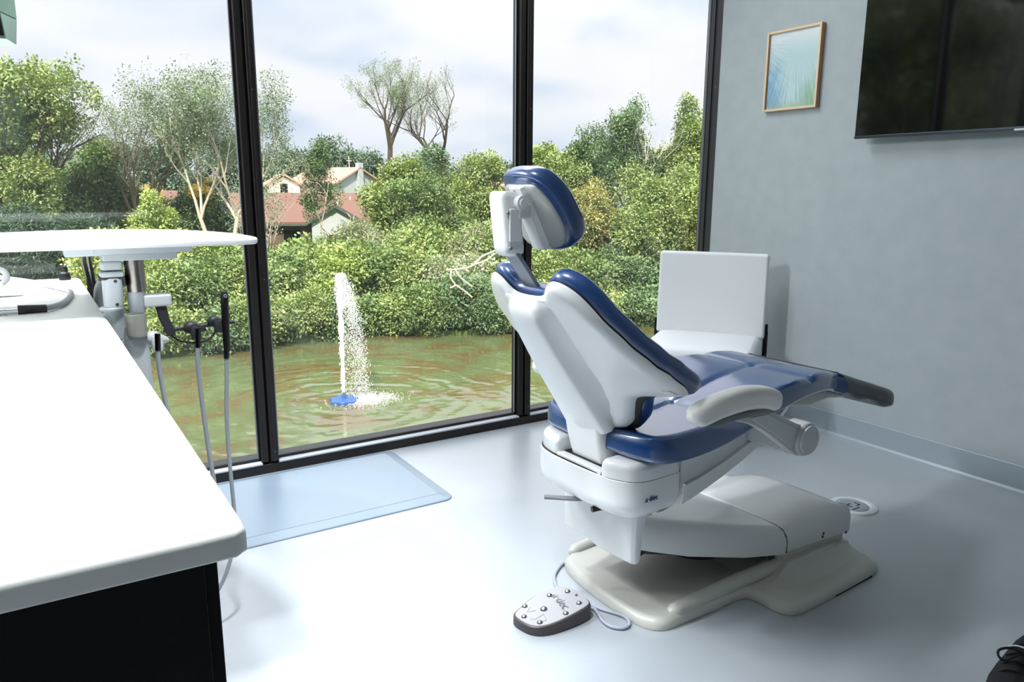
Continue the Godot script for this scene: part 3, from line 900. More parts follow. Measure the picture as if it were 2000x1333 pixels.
func armrest(t: Node3D, s: int) -> void:
	var x := Transform3D(Basis.from_scale(Vector3(1, 1, s)), Vector3(0, 0, W0))
	var path := line3(pv3([-0.536, 0.729, 0.335, -0.532, 0.733, 0.335, -0.522, 0.738, 0.335, -0.500, 0.745, 0.335, -0.42, 0.760, 0.336, -0.32, 0.766, 0.338, -0.24, 0.757, 0.342, -0.200, 0.744, 0.344, -0.182, 0.735, 0.344, -0.174, 0.727, 0.344, -0.171, 0.721, 0.344]), 4)
	var secs := []
	for i in path.size():
		var f := float(i) / (path.size() - 1)
		var e := minf(path[i].x + 0.537, -0.170 - path[i].x) / 0.045
		var k := clampf(sqrt(maxf(0.0, 1.0 - pow(1.0 - minf(e, 1.0), 2.0))), 0.12, 1.0)
		var hw := 0.036 * k * lerpf(0.86, 1.0, f)
		var lo := lerpf(-0.048, -0.066, smoothstep(0.0, 0.5, f)) * lerpf(0.12, 1.0, k)
		var o := PackedVector3Array()
		for p in rrect(hw * 2, 0.0 - lo, minf(hw, -lo / 2) * 0.72, 4, Vector2(0, lo / 2)): o.append(path[i] + Vector3(0.0, p.y * lerpf(1.0, 1.0, f), p.x))
		secs.append(o)
	var padm := moved(loft(secs), x)
	var arm := part("armrest_pad", padm, M.armpad, t, 55.0)
	var under := []
	for q in [[-0.49, 0.697, 0.022], [-0.46, 0.690, 0.026], [-0.36, 0.694, 0.028], [-0.25, 0.690, 0.028], [-0.20, 0.682, 0.022]]:
		var o := PackedVector3Array()
		for p in rrect(q[2] * 2, 0.018, 0.006, 3): o.append(Vector3(q[0], q[1] + p.y, 0.337 + p.x))
		under.append(o)
	part("armrest_tray", moved(loft(under), x), M.midgrey, arm, 45.0)
	# link: a flat tapering arm with a raised rim, and the round pivot
	var rim := pv2([-0.400, 0.688, -0.330, 0.690, -0.215, 0.690, -0.180, 0.668, -0.060, 0.612, -0.020, 0.610, 0.012, 0.590, 0.022, 0.560, 0.010, 0.530, -0.020, 0.512, -0.055, 0.512, -0.085, 0.528, -0.16, 0.578, -0.25, 0.634, -0.32, 0.664])
	var rimm := pad(loop2(rim, 3), soft(0.318, 0.352, 0.005, 0.005, 3))
	var link := part("armrest_link", moved(rimm, x), M.linkgrey, t, 45.0)
	var face := pv2([-0.31, 0.678, -0.225, 0.674, -0.085, 0.606, -0.075, 0.590, -0.092, 0.545, -0.105, 0.552, -0.20, 0.614])
	part("link_face", moved(pad(face, soft(0.350, 0.3545, 0.0, 0.002, 2)), x), M.lightgrey, link, 30.0)
	var hub := moved(at(lathe([0.0, 0.0, 0.050, 0.0, 0.053, 0.004, 0.053, 0.052, 0.050, 0.060, 0.046, 0.063, 0.0, 0.063], 32), Vector3(-0.030, 0.562, 0.302), Vector3(PI / 2, 0, 0)), x)
	part("pivot_hub", hub, M.linkgrey, link, 45.0)
	part("pivot_cap", moved(at(lathe([0.0, 0.0, 0.044, 0.0, 0.0445, 0.006, 0.041, 0.0095, 0.0, 0.0105], 32), Vector3(-0.030, 0.562, 0.3645), Vector3(PI / 2, 0, 0)), x), M.lightgrey, link, 45.0)
	part("pivot_mount", moved(joined([box(Vector3(-0.10, 0.525, 0.17), Vector3(0.02, 0.585, 0.305), 0.01), rod(Vector3(-0.045, 0.545, 0.23), Vector3(-0.045, 0.545, 0.312), 0.036)]), x), M.lightgrey, t, 40.0)

func line_loop(u: float, zy: Array) -> PackedVector3Array:
	var o := PackedVector3Array()
	for p in zy: o.append(Vector3(u, p[1], p[0]))
	return o

func flat_sec(c: Vector3, hw: float, ht: float) -> PackedVector3Array:
	var o := PackedVector3Array()
	for p in rrect(hw * 2, ht * 2, ht * 0.5, 2): o.append(c + Vector3(0.80 * p.y, 0.55 * p.y, p.x))
	return o

func loop_open(p: PackedVector2Array, n: int) -> PackedVector2Array:   # a smooth open line through the points
	var o := PackedVector2Array()
	var c := p.size()
	for i in c - 1:
		for k in n: o.append(p[i].cubic_interpolate(p[i + 1], p[maxi(i - 1, 0)], p[mini(i + 2, c - 1)], float(k) / n))
	o.append(p[c - 1])
	return o

# ---------------------------------------------------------------- things on the floor
func foot_pedal() -> void:
	var t := thing("foot_pedal", "grey wedge shaped foot control with metal buttons lying on the floor before the chair base", "foot control", Vector3(1.215, 0, -1.690))
	var o := loop2(pv2([-0.115, -0.040, -0.075, -0.066, 0.0, -0.090, 0.060, -0.088, 0.098, -0.066, 0.115, -0.030, 0.118, 0.020, 0.108, 0.055, 0.085, 0.068, 0.030, 0.074, -0.045, 0.070, -0.090, 0.052, -0.112, 0.015]), 4)
	var lift := func(a: float, b: float, y: float) -> Vector3: return Vector3(a, y * (0.030 + 0.020 * smoothstep(-0.12, 0.12, a)), b)
	part("body", pad(o, [Vector2(0.002, 0.0), Vector2(0, 0.06), Vector2(0.0005, 0.86), Vector2(0.003, 0.95), Vector2(0.008, 1.0)], lift, 0.02), M.pedal_side, t, 40.0)
	part("top_plate", pad(inset2(o, 0.006), [Vector2(0, 0.98), Vector2(0.001, 1.03), Vector2(0.004, 1.045)], lift, 0.02), M.pedal, t, 40.0, "light grey top face")
	for p in [[-0.063, -0.056], [0.027, -0.052], [0.083, -0.033], [0.074, 0.039], [0.013, 0.054], [-0.026, -0.006], [-0.094, -0.012], [-0.072, 0.040]]:
		var big: float = 1.25 if absf(p[0] + 0.026) < 0.001 else 1.0
		var m: Array = at(lathe([0.0, 0.007, 0.004, 0.0065, 0.0085, 0.003, 0.0095, 0.0, 0.0095, -0.006], 16), Vector3.ZERO)
		part("button", moved(m, Transform3D(Basis.from_scale(Vector3(big, big, big)), lift.call(p[0], p[1], 1.045))), M.chrome_soft, t)
	part("small_button", at(lathe([0.0, 0.005, 0.003, 0.0045, 0.005, 0.0, 0.005, -0.004], 14), lift.call(0.093, 0.0, 1.045)), M.chrome_soft, t)
	var a := part_mesh("embossed_mark", lettering("a·dec", 0.036, 0.002, "Droid Sans", false, 400), M.midgrey, t, "raised maker's lettering")
	a.rotation = Vector3(-PI / 2 , 0, -0.09)
	a.transform = Transform3D(Basis(Vector3(-0.18, 0, 0.984), Vector3(0.984, 0.0, 0.18), Vector3(0, 1, 0)), lift.call(0.036, -0.005, 1.055))
	# raised arrow sign
	part("arrow_mark", tube(PackedVector3Array([lift.call(-0.052, -0.042, 1.05), lift.call(-0.074, -0.026, 1.05), lift.call(-0.048, -0.016, 1.05)]), 0.0008, 6), M.midgrey, t)
	part("arrow_mark", tube(PackedVector3Array([lift.call(-0.086, 0.008, 1.05), lift.call(-0.072, 0.020, 1.05), lift.call(-0.040, 0.014, 1.05), lift.call(-0.050, 0.044, 1.05), lift.call(-0.062, 0.040, 1.05)]), 0.0008, 6), M.midgrey, t)
	part("cable", tube(line3(pv3([0.46, 0.006, -0.19, 0.39, 0.006, -0.222, 0.32, 0.006, -0.248, 0.265, 0.006, -0.258, 0.218, 0.006, -0.250, 0.162, 0.006, -0.210, 0.134, 0.006, -0.174, 0.115, 0.007, -0.135, 0.100, 0.012, -0.09, 0.085, 0.018, -0.06]), 6), 0.0052, 10), M.cable, t)
	part("cable", tube(line3(pv3([0.100, 0.014, -0.015, 0.135, 0.009, 0.000, 0.158, 0.006, 0.045, 0.180, 0.006, 0.085, 0.192, 0.006, 0.112, 0.190, 0.006, 0.136, 0.176, 0.006, 0.156, 0.148, 0.006, 0.160, 0.124, 0.006, 0.136, 0.120, 0.007, 0.100, 0.132, 0.008, 0.060, 0.134, 0.010, 0.030, 0.095, 0.014, 0.012]), 6), 0.0052, 10), M.cable, t)

func floor_mat() -> void:
	var o := rrect(1.23, 0.69, 0.05, 6, Vector2(0.775, -2.992))
	var m := slab(o, 0.0, 0.0, 0.0, 0.0)
	m = pad(o, [Vector2(0.0, 0.0), Vector2(0.0, 0.003), Vector2(0.003, 0.006), Vector2(0.055, 0.0175), Vector2(0.060, 0.018)], func(a, b, t): return Vector3(a, t, b))
	solo("floor_mat", m, M.mat, "blue grey floor mat with sloping edges lying along the glass wall", "mat", "", 12.0)

func shoe() -> void:
	var t := thing("shoe", "tip of a dark blue laced shoe in the lower right corner", "shoe", Vector3(2.05, 0, -0.765), deg_to_rad(8.0))
	var sole := loop2(pv2([-0.135, 0.0, -0.120, -0.040, -0.06, -0.055, 0.05, -0.050, 0.15, -0.042, 0.165, 0.0, 0.15, 0.042, 0.05, 0.050, -0.06, 0.052, -0.115, 0.038]), 5)
	part("sole", slab(sole, 0.0, 0.026, 0.004, 0.005, 3), M.black, t, 50.0)
	var secs := []
	for q in [[-0.130, 0.006, 0.020, 0.034], [-0.122, 0.026, 0.020, 0.046], [-0.095, 0.043, 0.018, 0.060], [-0.05, 0.050, 0.018, 0.074], [0.0, 0.048, 0.018, 0.092], [0.05, 0.043, 0.018, 0.112], [0.10, 0.040, 0.018, 0.118], [0.15, 0.038, 0.018, 0.110], [0.162, 0.025, 0.02, 0.09]]:
		var s := PackedVector3Array()
		for k in 20:
			var a := TAU * k / 20
			var hy: float = (q[3] - q[2]) / 2
			s.append(Vector3(q[0], q[2] + hy + sin(a) * hy, signf(cos(a)) * pow(absf(cos(a)), 0.7) * q[1]))
		secs.append(s)
	var up := part("upper", loft(secs), M.shoecloth, t, 60.0)
	for k in 4:
		var x := -0.045 + 0.030 * k
		var y := 0.078 + 0.0115 * k + 0.004
		part("lace", tube(line3(PackedVector3Array([Vector3(x, y - 0.014, -0.032), Vector3(x + 0.004, y, -0.016), Vector3(x + 0.010, y + 0.002, 0.0), Vector3(x + 0.016, y, 0.016), Vector3(x + 0.02, y - 0.012, 0.032)]), 4), 0.003, 8), M.shoelace, up)
	part("lace", tube(line3(pv3([0.02, 0.112, 0.0, -0.01, 0.128, -0.020, -0.045, 0.130, -0.035, -0.062, 0.122, -0.030, -0.055, 0.113, -0.018, -0.02, 0.112, -0.008, 0.015, 0.110, 0.0]), 5), 0.0032, 8), M.shoelace, up, 60.0, "dark lace bow")
	part("tongue_edge", tube(line3(pv3([0.03, 0.108, -0.035, 0.025, 0.121, -0.018, 0.024, 0.125, 0.0, 0.025, 0.121, 0.018, 0.03, 0.108, 0.035]), 4), 0.0022, 8), M.trimpale, up, 60.0, "thin pale edge of the tongue")

func floor_outlet() -> void:
	var t := thing("floor_outlet", "round pale floor box cover set in the grey floor beside the chair base", "floor box", Vector3(2.772, 0, -1.708))
	part("ring", at(lathe([0.0, 0.0035, 0.066, 0.0035, 0.068, 0.0065, 0.080, 0.0075, 0.092, 0.005, 0.095, 0.001, 0.095, -0.001], 40), Vector3.ZERO), M.lightgrey, t)
	part("lid", at(lathe([0.0, 0.007, 0.055, 0.0075, 0.060, 0.006, 0.061, 0.003], 40), Vector3(-0.004, 0, 0)), M.lid, t)
	part("recess_mark", joined([box(Vector3(-0.030, 0.0070, -0.016), Vector3(-0.004, 0.0085, -0.012)), box(Vector3(-0.030, 0.0070, -0.016), Vector3(-0.026, 0.0085, 0.012)), box(Vector3(0.002, 0.0070, 0.010), Vector3(0.024, 0.0085, 0.014)), box(Vector3(0.020, 0.0070, -0.012), Vector3(0.024, 0.0085, 0.014)), box(Vector3(-0.05, 0.007, 0.026), Vector3(-0.005, 0.0085, 0.031))]), M.seam, t)

func guest_chair() -> void:
	var t := thing("guest_chair", "white upholstered armless chair in the corner between glass wall and right wall", "chair", Vector3(3.187, 0, -2.945), deg_to_rad(-54.6))
	var bk := func(a: float, b: float, d: float) -> Vector3: return Vector3(a * (1.0 - 0.02 * (b - 0.72)), b, d - 0.0 - 0.02 * (b - 0.5) + 0.012 * (a * a / 0.09))
	part("backrest", pad(rrect(0.60, 0.47, 0.014, 4, Vector2(0, 0.715)), soft(-0.06, 0.0, 0.012, 0.016, 4), bk, 0.04), M.vinyl, t, 60.0)
	var st := func(a: float, b: float, d: float) -> Vector3: return Vector3(a, 0.375 + d + (0.020 * (1.0 - pow(absf(a) / 0.30, 4.0)) * (1.0 - pow(absf(b - 0.24) / 0.27, 4.0)) if d > 0.06 else 0.0), b)
	part("seat", pad(rrect(0.585, 0.52, 0.04, 5, Vector2(0, 0.245)), soft(0.0, 0.115, 0.02, 0.04, 5), st, 0.035), M.vinyl, t, 60.0)
	for s in [-1, 1]:
		part("rear_leg", tube(PackedVector3Array([Vector3(0.305 * s, 0.52, -0.035), Vector3(0.306 * s, 0.40, -0.03), Vector3(0.306 * s, 0.2, -0.045), Vector3(0.308 * s, 0.0, -0.075)]), 0.014, 10), M.chairmetal, t)
		part("front_leg", tube(PackedVector3Array([Vector3(0.290 * s, 0.40, 0.44), Vector3(0.292 * s, 0.2, 0.45), Vector3(0.294 * s, 0.0, 0.46)]), 0.014, 10), M.chairmetal, t)
		part("side_rail", box(Vector3(0.294 * s, 0.355, -0.03), Vector3(0.312 * s, 0.395, 0.46), 0.004), M.chairmetal, t)
		part("back_bracket", box(Vector3(0.296 * s, 0.37, -0.055), Vector3(0.316 * s, 0.56, -0.015), 0.005), M.chairmetal, t)

# ---------------------------------------------------------------- things on the right wall
func wall_things() -> void:
	# framed abstract print
	var z0 := -2.935
	var z1 := -2.594
	var y0 := 1.722
	var y1 := 2.141
	var t := thing("framed_print", "pale wooden frame with an abstract blue and green print hanging on the grey wall", "picture", Vector3(XW, (y0 + y1) / 2, (z0 + z1) / 2))
	var hz := (z1 - z0) / 2
	var hy := (y1 - y0) / 2
	for s in [-1, 1]:
		part("frame_side", box(Vector3(-0.030, -hy, hz * s), Vector3(0.0, hy, (hz - 0.0125) * s), 0.0015), M.wood, t)
		part("frame_rail", box(Vector3(-0.030, hy * s, -hz + 0.0125), Vector3(0.0, (hy - 0.0125) * s, hz - 0.0125), 0.0015), M.palewood, t)
		part("frame_face", box(Vector3(-0.0312, -hy, hz * s), Vector3(-0.0302, hy, (hz - 0.0115) * s)), M.palewood, t)
	part("backing", box(Vector3(-0.010, -hy + 0.005, -hz + 0.005), Vector3(-0.001, hy - 0.005, hz - 0.005)), M.midgrey, t)
	var q := QuadMesh.new()
	q.size = Vector2(hz * 2 - 0.024, hy * 2 - 0.024)
	var art := part_mesh("print", q, print_material(), t, "abstract pale blue and green brushwork")
	art.rotation.y = -PI / 2
	art.position = Vector3(-0.016, 0, 0)
	# television
	var tv := thing("television", "large dark flat television on the right wall, its screen mirroring the trees", "television", Vector3(XW, 1.545, -1.595))
	var tw := 0.725
	part("back_shell", box(Vector3(-0.072, 0.02, -tw + 0.10), Vector3(-0.030, 0.72, tw - 0.10), 0.012), M.black, tv)
	part("panel_body", box(Vector3(-0.079, 0.0, -tw), Vector3(-0.066, 0.835, tw), 0.002), M.tvframe, tv)
	part("screen", box(Vector3(-0.0805, 0.012, -tw + 0.003), Vector3(-0.0775, 0.832, tw - 0.003)), M.tvscreen, tv)
	part("chin", box(Vector3(-0.083, -0.001, -tw), Vector3(-0.070, 0.0125, tw), 0.002), M.tvframe, tv)
	part("logo_plate", box(Vector3(-0.086, -0.004, 0.0), Vector3(-0.078, 0.004, 0.058), 0.001), M.lightgrey, tv)
	part("wall_mount", joined([box(Vector3(-0.032, 0.22, -0.30), Vector3(-0.001, 0.60, 0.30), 0.004)]), M.black, tv)
	part("cable", tube(line3(pv3([-0.055, 0.02, 0.085, -0.055, -0.018, 0.080, -0.045, -0.030, 0.092, -0.035, -0.018, 0.10, -0.03, 0.03, 0.105]), 5), 0.006, 8), M.black, tv)

func print_material() -> StandardMaterial3D:
	var w := 320
	var h := 400
	var im := Image.create(w, h, false, Image.FORMAT_RGB8)
	var n := FastNoiseLite.new()
	n.seed = 41
	n.frequency = 1.0
	n.fractal_octaves = 3
	for j in h:
		for i in w:
			var x := float(i) / w
			var y := float(j) / h
			# strokes fan out from two points high in the picture
			var a1 := atan2(x - 0.52, y + 0.25)
			var r1 := Vector2(x - 0.52, y + 0.25).length()
			var s1 := n.get_noise_3d(a1 * 34.0, r1 * 1.6, 0.0)
			var a2 := atan2(x + 0.35, y - 0.1)
			var r2 := Vector2(x + 0.35, y - 0.1).length()
			var s2 := n.get_noise_3d(a2 * 26.0, r2 * 2.2, 5.0)
			var wash := n.get_noise_2d(x * 3.0, y * 3.0 + 9.0)
			var pale := Vector3(0.74, 0.83, 0.84)
			var c := pale.lerp(Vector3(0.86, 0.89, 0.90), smoothstep(0.35, 0.0, y))
			c = c.lerp(Vector3(0.52, 0.68, 0.80), smoothstep(0.45, 0.05, x) * smoothstep(0.3, 0.8, y + wash * 0.3) * 0.85)
			c = c.lerp(Vector3(0.56, 0.70, 0.58), smoothstep(0.5, 0.95, x + wash * 0.2) * smoothstep(0.45, 1.0, y) * 0.9)
			c = c.lerp(Vector3(0.60, 0.72, 0.62), smoothstep(0.86, 1.0, y) * 0.5)
			c += Vector3(0.13, 0.12, 0.09) * s1 * smoothstep(0.3, 0.9, y) + Vector3(0.09, 0.08, 0.06) * s2 * smoothstep(0.6, 0.1, x)
			im.set_pixel(i, j, Color(c.x, c.y, c.z))
	var m := mat(Color.WHITE, 0.25)
	m.albedo_texture = ImageTexture.create_from_image(im)
	m.texture_repeat = false
	return m

# ---------------------------------------------------------------- the counter and what lies on it
const TOP := 0.96

func counter() -> void:
	var c := thing("base_cabinet", "black cabinet under the white worktop in the left foreground", "cabinet", Vector3(-0.30, 0, -2.0))
	part("carcass", box(Vector3(-0.45, 0.09, 1.232), Vector3(0.410, TOP - 0.032, -1.245), 0.002), M.cabinet, c)
	part("plinth", box(Vector3(-0.43, 0.0, 1.20), Vector3(0.35, 0.09, -1.22)), M.cabinet, c)
	for k in 4:
		var z0 := 1.226 - k * 0.617
		part("door", box(Vector3(0.410, 0.11, z0 - 0.003), Vector3(0.424, TOP - 0.040, z0 - 0.612), 0.002), M.cabinet, c)
	var o := pv2([-0.80, -3.262, 0.085, -3.262, 0.110, -3.256, 0.117, -3.235, 0.134, -2.0, 0.151, -0.775, 0.150, -0.752, 0.138, -0.742, 0.10, -0.742, -0.80, -0.752])
	solo("worktop", slab(o, TOP - 0.032, TOP, 0.004, 0.010, 4), M.solidtop, "glossy white worktop on the black cabinet, filling the left foreground", "worktop", "", 50.0)
	# instrument hose that ends in a black sleeve and a steel coupling
	var hs := thing("instrument_hose", "grey instrument hose with a black sleeve and steel coupling curling on the white worktop", "hose", Vector3(0, TOP, 0))
	part("hose", tube(line3(pv3([-0.30, 0.055, -3.19, -0.20, 0.042, -3.16, -0.125, 0.028, -3.12, -0.025, 0.014, -3.03, 0.045, 0.009, -2.86, 0.068, 0.009, -2.72, 0.046, 0.009, -2.52, 0.018, 0.010, -2.43, -0.006, 0.011, -2.392]), 6), 0.0080, 12), M.hose, hs)
	part("sleeve", rod(Vector3(-0.001, 0.011, -2.388), Vector3(-0.068, 0.0125, -2.386), 0.0105, 16, 0.0125), M.black, hs)
	var cp := [rod(Vector3(-0.066, 0.012, -2.386), Vector3(-0.20, 0.0125, -2.384), 0.0105, 18)]
	for k in 4: cp.append(rod(Vector3(-0.092 - 0.014 * k, 0.012, -2.386), Vector3(-0.099 - 0.014 * k, 0.012, -2.386), 0.0122, 18))
	part("coupling", joined(cp), M.chrome, hs)
	var wd := thing("handle", "white tapered instrument handle lying at the far left of the worktop", "instrument", Vector3(0, TOP, 0))
	part("body", tube(pv3([-0.32, 0.016, -2.80, -0.20, 0.016, -2.80, -0.10, 0.013, -2.79, -0.060, 0.008, -2.786, -0.050, 0.007, -2.785]), [0.016, 0.016, 0.013, 0.007, 0.002], 16), M.white, wd)
	part("foot_bead", box(Vector3(-0.30, 0.0, -2.806), Vector3(-0.18, 0.005, -2.794), 0.002), M.darkgrey, wd)
	var hk := thing("hooked_tube", "bent end of a white tube above the worktop at the left picture edge", "tube", Vector3(0, TOP, 0))
	part("tube", tube(line3(pv3([-0.19, 0.0, -2.45, -0.19, 0.06, -2.45, -0.17, 0.108, -2.45, -0.125, 0.122, -2.45, -0.092, 0.113, -2.45, -0.085, 0.092, -2.45, -0.098, 0.078, -2.45]), 6), 0.0075, 12), M.white, hk)
	part("foot", at(lathe([0.0, 0.012, 0.014, 0.010, 0.018, 0.0], 18), Vector3(-0.19, 0, -2.45)), M.lightgrey, hk)
	var gl := thing("tumbler", "clear glass tumbler cut by the left edge of the picture on the white worktop", "glass", Vector3(-0.100, TOP, -1.55))
	part("glass_body", lathe([0.0, 0.0, 0.036, 0.0, 0.040, 0.004, 0.046, 0.095, 0.0445, 0.0955, 0.038, 0.010, 0.0, 0.008], 32), M.clear, gl)
	var bt := thing("black_bottle", "small black capped bottle at the far end of the worktop by the window", "bottle", Vector3(0.066, TOP, -3.20))
	part("body", lathe([0.0, 0.0, 0.019, 0.0, 0.020, 0.004, 0.019, 0.022, 0.012, 0.030, 0.0, 0.030], 20), M.black, bt)
	part("cap", lathe([0.0, 0.029, 0.011, 0.029, 0.0125, 0.032, 0.012, 0.048, 0.009, 0.050, 0.0, 0.050], 20), M.black, bt)
	# dark screen with a pale green rim, hanging into the upper left corner
	var mo := thing("overhead_monitor", "dark screen with a pale green rim hanging into the upper left corner", "monitor", Vector3(0, 1.512, -1.385))
	var rim := func(y: float, x: float) -> PackedVector3Array:
		return PackedVector3Array([Vector3(x, y, 0.0), Vector3(x + 0.0115 + minf(0.22 * y, 0.03), y - 0.002, -0.035), Vector3(x - 0.02, y - 0.002, -0.09), Vector3(-0.45, y, -0.09), Vector3(-0.45, y, 0.0)])
	part("housing", loft([rim.call(0.0, -0.010), rim.call(0.036, -0.0135)]), M.palegreen, mo, 25.0)
	part("seam", loft([rim.call(0.036, -0.0145), rim.call(0.0375, -0.0146)]), M.darkgrey, mo, 25.0)
	part("housing", loft([rim.call(0.0375, -0.0137), rim.call(0.30, -0.036)]), M.palegreen, mo, 25.0)
	part("screen", loft([PackedVector3Array([Vector3(-0.0125, 0.004, 0.002), Vector3(-0.44, 0.004, 0.002), Vector3(-0.44, 0.004, -0.002), Vector3(-0.0125, 0.004, -0.002)]), PackedVector3Array([Vector3(-0.039, 0.295, 0.002), Vector3(-0.44, 0.295, 0.002), Vector3(-0.44, 0.295, -0.002), Vector3(-0.039, 0.295, -0.002)])]), M.tvscreen, mo, 20.0)
	part("hanging_arm", joined([rod(Vector3(-0.25, 0.29, -0.05), Vector3(-0.25, CEIL - 1.512 - 0.02, -0.05), 0.018), at(lathe([0.0, 0.0, 0.05, 0.0, 0.05, -0.02, 0.0, -0.02], 24), Vector3(-0.25, CEIL - 1.512, -0.05))]), M.lightgrey, mo)

# ---------------------------------------------------------------- the delivery unit beyond the counter
func delivery_unit() -> void:
	var z := -2.2
	var t := thing("delivery_unit", "white dental delivery unit with a rounded tray table standing behind the worktop by the window", "delivery unit", Vector3(0.20, 0, z))
	var d := Vector3(-0.20, 0, 0)                          # coordinates below are measured from x = 0
	var tray := loop2(pv2([-0.36, 0.02, -0.10, 0.025, 0.14, 0.032, 0.38, 0.045, 0.490, 0.045, 0.522, 0.02, 0.527, -0.05, 0.515, -0.18, 0.480, -0.32, 0.43, -0.43, 0.355, -0.535, 0.23, -0.61, 0.10, -0.632, -0.10, -0.56, -0.30, -0.42, -0.40, -0.20, -0.41, -0.06]), 5)
	part("tray_table", at(slab(tray, 1.1420, 1.160, 0.006, 0.006, 3), d), M.traywhite, t, 50.0)
	part("slide_plate", at(joined([box(Vector3(0.11, 1.126, -0.26), Vector3(0.352, 1.142, 0.010), 0.003), box(Vector3(0.05, 1.121, -0.22), Vector3(0.135, 1.142, -0.02), 0.003)]), d), M.unitgrey, t)
	part("lower_plate", at(box(Vector3(0.134, 1.108, -0.22), Vector3(0.313, 1.1265, 0.000), 0.003), d), M.unitgrey, t)
	part("knuckle", at(joined([box(Vector3(0.127, 1.083, -0.06), Vector3(0.180, 1.1085, 0.0), 0.008), box(Vector3(0.123, 1.066, -0.05), Vector3(0.1795, 1.081, 0.004), 0.004)]), d), M.unitgrey, t)
	var arm := part("bracket_arm", at(loft([ring_at(0.153, 1.066, -0.024, 0.024, 0.026), ring_at(0.153, 1.060, -0.024, 0.0245, 0.028), ring_at(0.150, 0.988, -0.024, 0.023, 0.027), ring_at(0.150, 0.984, -0.024, 0.020, 0.024)]), d), M.unitgrey, t, 40.0)
	for p in [[0.158, 1.056], [0.157, 0.994]]:
		part("screw", at(lathe([0.0, 0.001, 0.002, 0.001, 0.0035, 0.002, 0.0045, 0.0, 0.0045, -0.004], 12), d + Vector3(p[0], p[1], 0.0035), Vector3(PI / 2, 0, 0)), M.darkgrey, arm)
	part("clevis", at(joined([box(Vector3(0.119, 1.058, -0.05), Vector3(0.1265, 1.070, 0.004), 0.002), box(Vector3(0.1765, 1.040, -0.05), Vector3(0.182, 1.070, 0.002), 0.002), box(Vector3(0.128, 1.060, 0.0), Vector3(0.178, 1.066, 0.003))]), d), M.darkgrey, t)
	part("base_collar", at(joined([at(lathe([0.0, 0.978, 0.028, 0.978, 0.030, 0.981, 0.030, 0.984, 0.027, 0.987, 0.0, 0.987], 24), Vector3(0.145, 0, -0.02)), at(lathe([0.0, 0.90, 0.024, 0.90, 0.026, 0.976, 0.0, 0.976], 24), Vector3(0.150, 0, -0.03))]), d), M.unitgrey, t)
	part("lower_column", at(loft([ring_at(0.158, 0.0, -0.06, 0.03, 0.05), ring_at(0.158, 0.93, -0.06, 0.03, 0.05)]), d), M.lightgrey, t)
	part("corrugated_hose", at(corrugated(line3(pv3([0.150, 1.050, -0.07, 0.148, 1.040, -0.20, 0.147, 1.008, -0.38, 0.146, 0.965, -0.54, 0.146, 0.90, -0.62, 0.146, 0.80, -0.64]), 14), 0.0145), d), M.hosegrey, t, 60.0)
	part("black_hose", at(tube(line3(pv3([0.110, 1.140, -0.50, 0.118, 1.10, -0.66, 0.126, 1.04, -0.84, 0.135, 0.98, -0.90, 0.140, 0.90, -0.90, 0.14, 0.70, -0.86]), 5), 0.0085, 8), d), M.black, t)
	part("black_hose", at(tube(line3(pv3([0.128, 1.140, -0.50, 0.136, 1.10, -0.66, 0.143, 1.04, -0.82, 0.150, 0.98, -0.88, 0.154, 0.90, -0.88, 0.154, 0.70, -0.84]), 5), 0.0075, 8), d), M.black, t)
	part("post", at(lathe([0.0, 1.022, 0.0245, 1.022, 0.0245, 1.112, 0.0, 1.112], 32), d + Vector3(0.2085, 0, -0.03)), M.steel, t, 40.0, "brushed steel post")
	part("post_sleeve", at(lathe([0.0, 0.966, 0.020, 0.966, 0.0235, 1.020, 0.0245, 1.022, 0.0, 1.022], 32), d + Vector3(0.2065, 0, -0.03)), M.unitgrey, t)
	part("cup_holder", at(lathe([0.0, 0.906, 0.0225, 0.906, 0.0245, 0.912, 0.0262, 0.966, 0.0258, 0.968, 0.0235, 0.968, 0.0225, 0.915, 0.0, 0.914], 32), d + Vector3(0.196, 0, 0.012)), M.beige_soft, t, 40.0, "beige cup holder")
	part("lower_housing", at(loft([ring_at(0.196, 0.0, -0.02, 0.028, 0.034), ring_at(0.196, 0.80, -0.02, 0.0285, 0.034), ring_at(0.196, 0.897, -0.02, 0.0285, 0.034), ring_at(0.196, 0.905, -0.02, 0.025, 0.030)]), d), M.lightgrey, t, 40.0)
	part("floor_plate", at(slab(rrect(0.26, 0.30, 0.03, 4, Vector2(0.19, -0.04)), 0.0, 0.02, 0.0, 0.006), d), M.lightgrey, t)
	part("holder_box", at(box(Vector3(0.222, 0.980, -0.05), Vector3(0.290, 1.012, 0.0), 0.006), d), M.unitwhite, t)
	part("holder_arm", at(loft([ring_at(0.262, 0.985, -0.02, 0.014, 0.012), ring_at(0.268, 0.945, -0.015, 0.013, 0.011), ring_at(0.279, 0.914, -0.008, 0.013, 0.013), ring_at(0.281, 0.898, -0.006, 0.011, 0.012)]), d), M.darkgrey, t, 45.0)
	part("holder_bar", at(rod(Vector3(0.262, 0.912, -0.008), Vector3(0.450, 0.920, -0.008), 0.0062, 14), d), M.darkgrey, t)
	for p in [[0.335, 0.913, 1.0], [0.396, 0.925, 0.9]]:
		part("instrument_holder", at(holder_shape(p[2]), d + Vector3(p[0], p[1], 0.0)), M.darkgrey, t, 50.0)
	part("instrument_holder", at(holder_shape(1.05), d + Vector3(0.236, 0.893, 0.0)), M.unitwhite, t, 50.0, "white instrument holder")
	part("air_tube", at(tube(line3(pv3([0.280, 0.900, 0.004, 0.298, 0.884, 0.008, 0.322, 0.876, 0.012, 0.352, 0.874, 0.012, 0.380, 0.883, 0.008, 0.395, 0.900, 0.002]), 5), 0.0026, 8), d), M.black, t)
